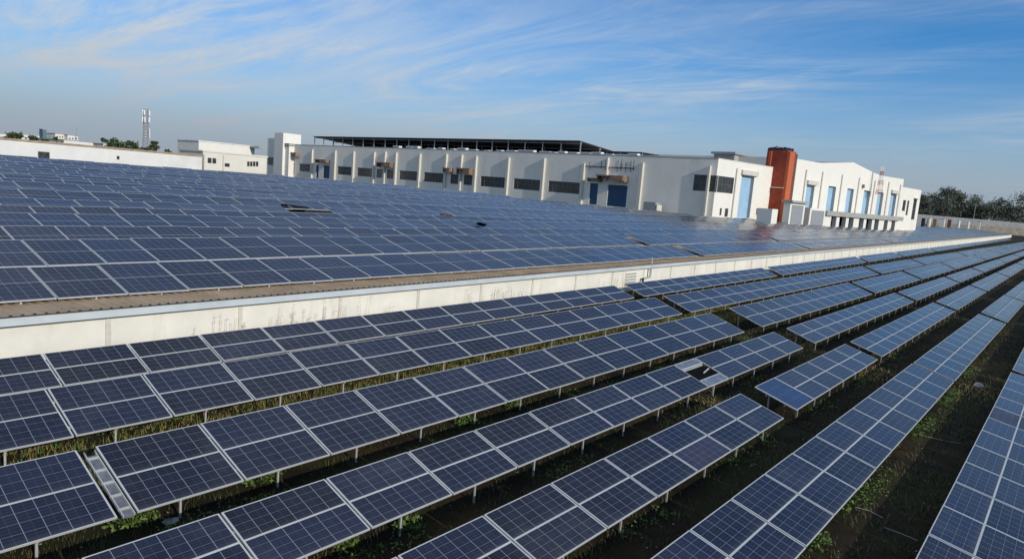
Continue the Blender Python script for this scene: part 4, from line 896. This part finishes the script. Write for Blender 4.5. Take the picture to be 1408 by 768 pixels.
def right_far():
    # grey boundary wall and low clutter in front of the far right trees
    a = ray(1258, 294); b = ray(1420, 307.5)
    A = a*(600/a.dot(fw)); B = b*(640/b.dot(fw)); d = (B-A); d.z = 0; L = d.length; d.normalize(); n = Vector((d.y, -d.x, 0))
    m = MB(); 
    for i in range(12):
        za = A.z+(B.z-A.z)*i/12; p0 = A+d*L*i/12-A; p1 = A+d*L*(i+1)/12-A
        m.hexa([p0+Vector((0, 0, -7-A.z)), p1+Vector((0, 0, -7-A.z)), p1+n*0.3+Vector((0, 0, -7-A.z)), p0+n*0.3+Vector((0, 0, -7-A.z)), p0+Vector((0, 0, 0)), p1, p1+n*0.3, p0+n*0.3], M['fence'])
    tag(m.build('boundary_wall', None, (A.x, A.y, A.z)), 'long grey boundary wall in front of the dark trees on the right', 'wall')
    # earth bank below the wall
    m = MB(); r2 = random.Random(9); row = []
    for i in range(41):
        px = 1271+i*(1425-1271)/40; tp = ray(px, 305.0+(px-1262)*0.062+r2.uniform(-0.4, 0.4)); T_ = tp*((588+30*i/40)/tp.dot(fw)); b = Vector((T_.x, T_.y, 0)).normalized()
        row.append([T_+b*14, T_+b*3, T_-b*2, Vector((T_.x, T_.y, -7.2))-b*16]); row[-1][0].z = -7.2; row[-1][1].z = T_.z-r2.uniform(0, 0.4)
    for i in range(40):
        for q in range(3): m.face([row[i][q+1], row[i+1][q+1], row[i+1][q], row[i][q]], M['soil2'])
    tag(m.build('earth_bank'), 'low brown earth bank beyond the roof edge at right', 'earth bank', kind='structure')
    rr = random.Random(12)
    items = [(1278, 301, 5, 'beige', 'drum'), (1286, 302, 4, 'rust', 'crate'), (1296, 302.5, 6, 'offw', 'crate'), (1306, 303, 4, 'dbrick', 'crate'), (1319, 304, 3, 'whitew', 'drum'), (1332, 305, 3, 'offw', 'drum'), (1346, 306, 4, 'beige', 'crate'), (1270, 301, 4, 'dark', 'crate')]
    col = {'beige': 'beige', 'rust': 'rusty brown', 'offw': 'off white', 'dbrick': 'dark brick red', 'whitew': 'white', 'dark': 'black'}
    for i, (px, py, w, mt, nm) in enumerate(items):
        dd = ray(px, py); P = dd*(572/dd.dot(fw)); ww = w/955*572/2; hh = ww*0.5
        m = MB()
        if nm == 'drum': m.tube((0, 0, 0), (0, 0, hh+P.z+7), ww, ww, M[mt], 10); m.tube((0, 0, hh+P.z+7), (0, 0, hh+P.z+7.1), ww*1.1, ww*1.1, M['mech'], 10)
        else: m.box(-ww, ww, -ww, ww, 0, hh+P.z+7, M[mt]); m.box(-ww*1.08, ww*1.08, -ww*1.08, ww*1.08, hh+P.z+7.003, hh+P.z+7.2, M['conc'])
        tag(m.build('storage_tank' if nm == 'drum' else 'container', None, (P.x, P.y, -7)), '%s yard %s beyond the roof edge, %s from the annex' % (col[mt], 'tank' if nm == 'drum' else 'container', ['second', 'third', 'fourth', 'fifth', 'sixth', 'seventh', 'eighth', 'first'][i]), 'tank' if nm == 'drum' else 'container')
    d = ray(1342, 280); P = d*(582/d.dot(fw)); b = ray(1341, 305)
    m = MB(); m.tube((0, 0, 0), (0, 0, P.z+7), 0.25, 0.15, M['conc'], 6); m.tube((-1, 0, P.z+6.2), (1, 0, P.z+6.2), 0.1, 0.1, M['conc'], 4); tag(m.build('power_pole', None, (P.x, P.y, -7)), 'thin pale pole in front of the dark trees at right', 'pole')
right_far()

# ------------------------------------------------------------------ ground cover and weeds
def grass():
    r_ = random.Random(21); m = MB(); mi = M['blade']
    for i in range(26000):
        x = 3+65*(r_.random()**1.5); y = r_.uniform(-1.5, 23.0)
        if r_.random() < 0.25 and y < 12: continue
        g = gz(y); h = r_.uniform(0.05, 0.17); 
        for q in range(4):
            a = r_.uniform(0, 6.28); l = Vector((math.cos(a), math.sin(a), 0)); s = Vector((-l.y, l.x, 0))*0.008*(1+x*0.03)
            p = Vector((x+r_.uniform(-0.12, 0.12), y+r_.uniform(-0.12, 0.12), g))
            m.face([p-s, p+s, p+l*h*r_.uniform(0.3, 1.1)+Vector((0, 0, h))], mi)
    for i in range(14000):  # green growth, plus gold blades that paint the strip as sunlit
        x = 1+45*r_.random(); y = 15.0+0.0094*x+r_.uniform(0, 4.2)*r_.random()**0.5; g = gz(y); h = r_.uniform(0.06, 0.26)*(0.5+0.5*math.sin(x*1.7+y)**2)
        for q in range(4):
            a = r_.uniform(0, 6.28); l = Vector((math.cos(a), math.sin(a), 0)); s = Vector((-l.y, l.x, 0))*0.014
            p = Vector((x+r_.uniform(-0.12, 0.12), y+r_.uniform(-0.12, 0.12), g))
            m.face([p-s, p+s, p+l*h*r_.uniform(0.3, 1.0)+Vector((0, 0, h))], M['weed'] if r_.random() < 0.5 else M['straw'])
    for i in range(1700):                      # low green growth in patches along the feet of the tables
        k = r_.choice(['2', '3', '4', '5', '5', '6']); x0, y0, z0, W, T, az, L = ROWS[k]; t = r_.uniform(0, 36)
        if math.sin(t*0.9+ord(k)*2.1)+0.5*math.sin(t*2.3) < 0.15: continue
        x = x0-2+t; y = y0+az*t+r_.gauss(-0.05, 0.16); g = gz(y); s_ = r_.uniform(0.06, 0.17)
        for q in range(9):
            a = r_.uniform(0, 6.28); p = Vector((x+r_.gauss(0, 0.09), y+r_.gauss(0, 0.09), g+s_*r_.random())); e1 = Vector((math.cos(a), math.sin(a), r_.uniform(-0.3, 0.6)))*r_.uniform(0.02, 0.045); e2 = e1.cross(Vector((r_.gauss(0, 1), r_.gauss(0, 1), 1)).normalized())*0.6
            m.face([p-e1, p+e2, p+e1, p-e2], M['weed'])
    for px, py, rad in ((962, 560, 0.9), (1082, 466, 1.0), (1205, 515, 0.8), (1346, 537, 0.9), (1010, 500, 0.6)):   # dry straw, its pale tufts standing in for sun patches at the table gaps
        d = ray(px, py); t = -7.85/(d.z-0.05*d.y); P = d*t
        for i in range(420):
            x = P.x+r_.gauss(0, rad*1.3); y = P.y+r_.gauss(0, rad*0.5); g = gz(y); h = r_.uniform(0.04, 0.15); a = r_.uniform(0, 6.28); l = Vector((math.cos(a), math.sin(a), 0)); w_ = Vector((-l.y, l.x, 0))*0.018
            p = Vector((x, y, g)); m.face([p-w_, p+w_, p+l*h*r_.uniform(0.5, 1.4)+Vector((0, 0, h))], M['straw'])
    tag(m.build('grass'), 'short dry grass on the ground between the solar tables', 'grass', kind='stuff')
grass()
def weeds():
    r_ = random.Random(33)
    spots = [(361, 664, 0.42, 'bright green weed clump under the third row at left'), (180, 722, 0.42, 'bright green weed clump below the cable tray'), (160, 590, 0.3, 'green weed clump at far left between second and third rows'), (255, 575, 0.28, 'green weeds beside a post between second and third rows'), (640, 582, 0.34, 'green weed clump between the third and fourth rows'), (705, 558, 0.3, 'smaller green weed clump between the third and fourth rows'), (560, 728, 0.32, 'tall thin green weed in the dark strip at bottom centre'), (475, 752, 0.25, 'low green weeds near the bottom centre'), (1120, 752, 0.45, 'green weeds at the foot of the sixth row bottom right'), (1155, 700, 0.38, 'tangled green weeds along the sixth row edge'), (1180, 672, 0.35, 'pale green weeds along the sixth row, middle clump'), (1225, 615, 0.35, 'green weeds along the sixth row edge, upper clump'), (1083, 552, 0.35, 'dry pale weed under the grimy blue panel')]
    for i, (px, py, s, lab) in enumerate(spots):
        d = ray(px, py); t = -7.85/(d.z-0.05*d.y); P = d*t
        m = MB(); mt = M['weed'] if i != 12 else M['dry']
        for q in range(150):
            a = r_.uniform(0, 6.28); rr_ = s*math.sqrt(r_.random())*1.2; z = s*(0.15+0.9*r_.random())*(1-0.45*rr_/s/1.2)
            p = Vector((math.cos(a)*rr_, math.sin(a)*rr_*0.6, z)); e1 = Vector((r_.gauss(0, 1), r_.gauss(0, 1), r_.gauss(0, 0.7))).normalized(); e2 = e1.cross(Vector((r_.gauss(0, 1), r_.gauss(0, 1), r_.gauss(0, 1)))).normalized(); l = r_.uniform(0.03, 0.065)
            m.face([p-e1*l, p+e2*l*0.5, p+e1*l, p-e2*l*0.5], mt)
        for q in range(8):
            a = r_.uniform(0, 6.28); m.tube((0, 0, -0.02), (math.cos(a)*s*0.8, math.sin(a)*s*0.5, s*r_.uniform(0.5, 1)), 0.008, 0.004, mt, 4)
        tag(m.build('weed_plant', None, (P.x, P.y, gz(P.y))), lab, 'weed', 'weeds between the solar tables')
    # dry stalks growing against the shed wall
    for i, (px, n, lab) in enumerate(((330, 10, 'sparse dry weeds against the wall left of a joint strip'), (468, 22, 'tallest dry weeds against the cream wall'), (690, 26, 'dense green and dry weeds against the wall'), (848, 16, 'dry weeds at the wall beside the table gap'))):
        d = ray(px, 420 if px > 400 else 460); o_ = PIV-RINV @ PIV; dd = RINV @ d; tt = (EY-o_.y)/dd.y; X_ = o_.x+dd.x*tt; m = MB()
        for q in range(n):
            x = r_.gauss(0, 0.9+0.03*n); h = r_.uniform(0.7, 1.5); l = r_.uniform(-0.15, 0.15)
            m.tube((x, 0, 0), (x+l, 0, h), 0.008, 0.004, M['dry'], 4)
            for j in range(7):
                z = h*(0.3+0.7*r_.random()); p = Vector((x+l*z/h, 0, z)); e = Vector((r_.uniform(-0.12, 0.12), r_.uniform(-0.08, 0.02), r_.uniform(0, 0.1))); m.face([p, p+e*0.6+Vector((0, 0, 0.02)), p+e*0.9], M['dry'] if r_.random() < 0.6 else M['weed'])
        tag(m.build('dry_weeds', None, rf((X_, EY+0.1, gz(EY)))), lab, 'weeds', 'dry weeds along the shed wall')
    for i, (px, py, s, lab) in enumerate(((235, 717, 0.10, 'pale rubble stone between the third and fourth rows at lower left'), (1345, 531, 0.22, 'flat pale stone on the ground left of the rightmost row'))):
        d = ray(px, py); t = -7.85/(d.z-0.05*d.y); P = d*t; m = MB(); vs = []; fs = []
        for a in range(5):
            th = math.pi*a/4
            for b in range(8): ph = b*math.pi/4; k = 1+r_.uniform(-0.38, 0.38); vs.append((math.sin(th)*math.cos(ph)*s*1.6*k, math.sin(th)*math.sin(ph)*s*k, math.cos(th)*s*0.55*k))
        for a in range(4):
            for b in range(8): fs.append((a*8+b, a*8+(b+1) % 8, (a+1)*8+(b+1) % 8, (a+1)*8+b))
        m.mesh_faces(vs, fs, M['stone']); tag(m.build('stone', None, (P.x, P.y, gz(P.y)+s*0.2)), lab, 'stone')
weeds()
def ground_litter():
    r_ = random.Random(61)
    def gp(px, py):
        d = ray(px, py); t = -7.85/(d.z-0.05*d.y); return d*t
    for pts, lab in (([(1258, 597), (1275, 601), (1300, 607), (1325, 611)], 'thin pale cable lying on the soil beside the rightmost row'), ([(1176, 698), (1195, 703), (1214, 713)], 'short pale cable across the soil near the sixth row'), ([(1216, 726), (1240, 735), (1262, 744)], 'pale cable end lying lowest on the soil at bottom right')):
        m = MB(); P = [gp(*p)+Vector((0, 0, 0.03)) for p in pts]; o = P[0].copy()
        for a, b in zip(P[:-1], P[1:]): m.tube(a-o, b-o, 0.008, 0.008, M['conc'], 6)
        tag(m.build('cable', None, o), lab, 'cable')
    m = MB()
    for i in range(1300):
        x = 3+55*(r_.random()**1.4); y = r_.uniform(-1.5, 22.5); q = r_.uniform(0.01, 0.028); p = Vector((x, y, gz(y)+q*0.3))
        e = [Vector((r_.uniform(-1, 1), r_.uniform(-1, 1), 0)).normalized()*q*r_.uniform(0.7, 1.3) for _ in range(1)][0]; f = Vector((-e.y, e.x, 0))
        m.mesh_faces([p-e, p+f, p+e, p-f, p+Vector((0, 0, q*0.6))], [(0, 4, 3), (3, 4, 2), (2, 4, 1), (1, 4, 0)], M['stone'])
    tag(m.build('gravel'), 'loose pebbles scattered over the soil between the tables', 'gravel', kind='stuff')
ground_litter()
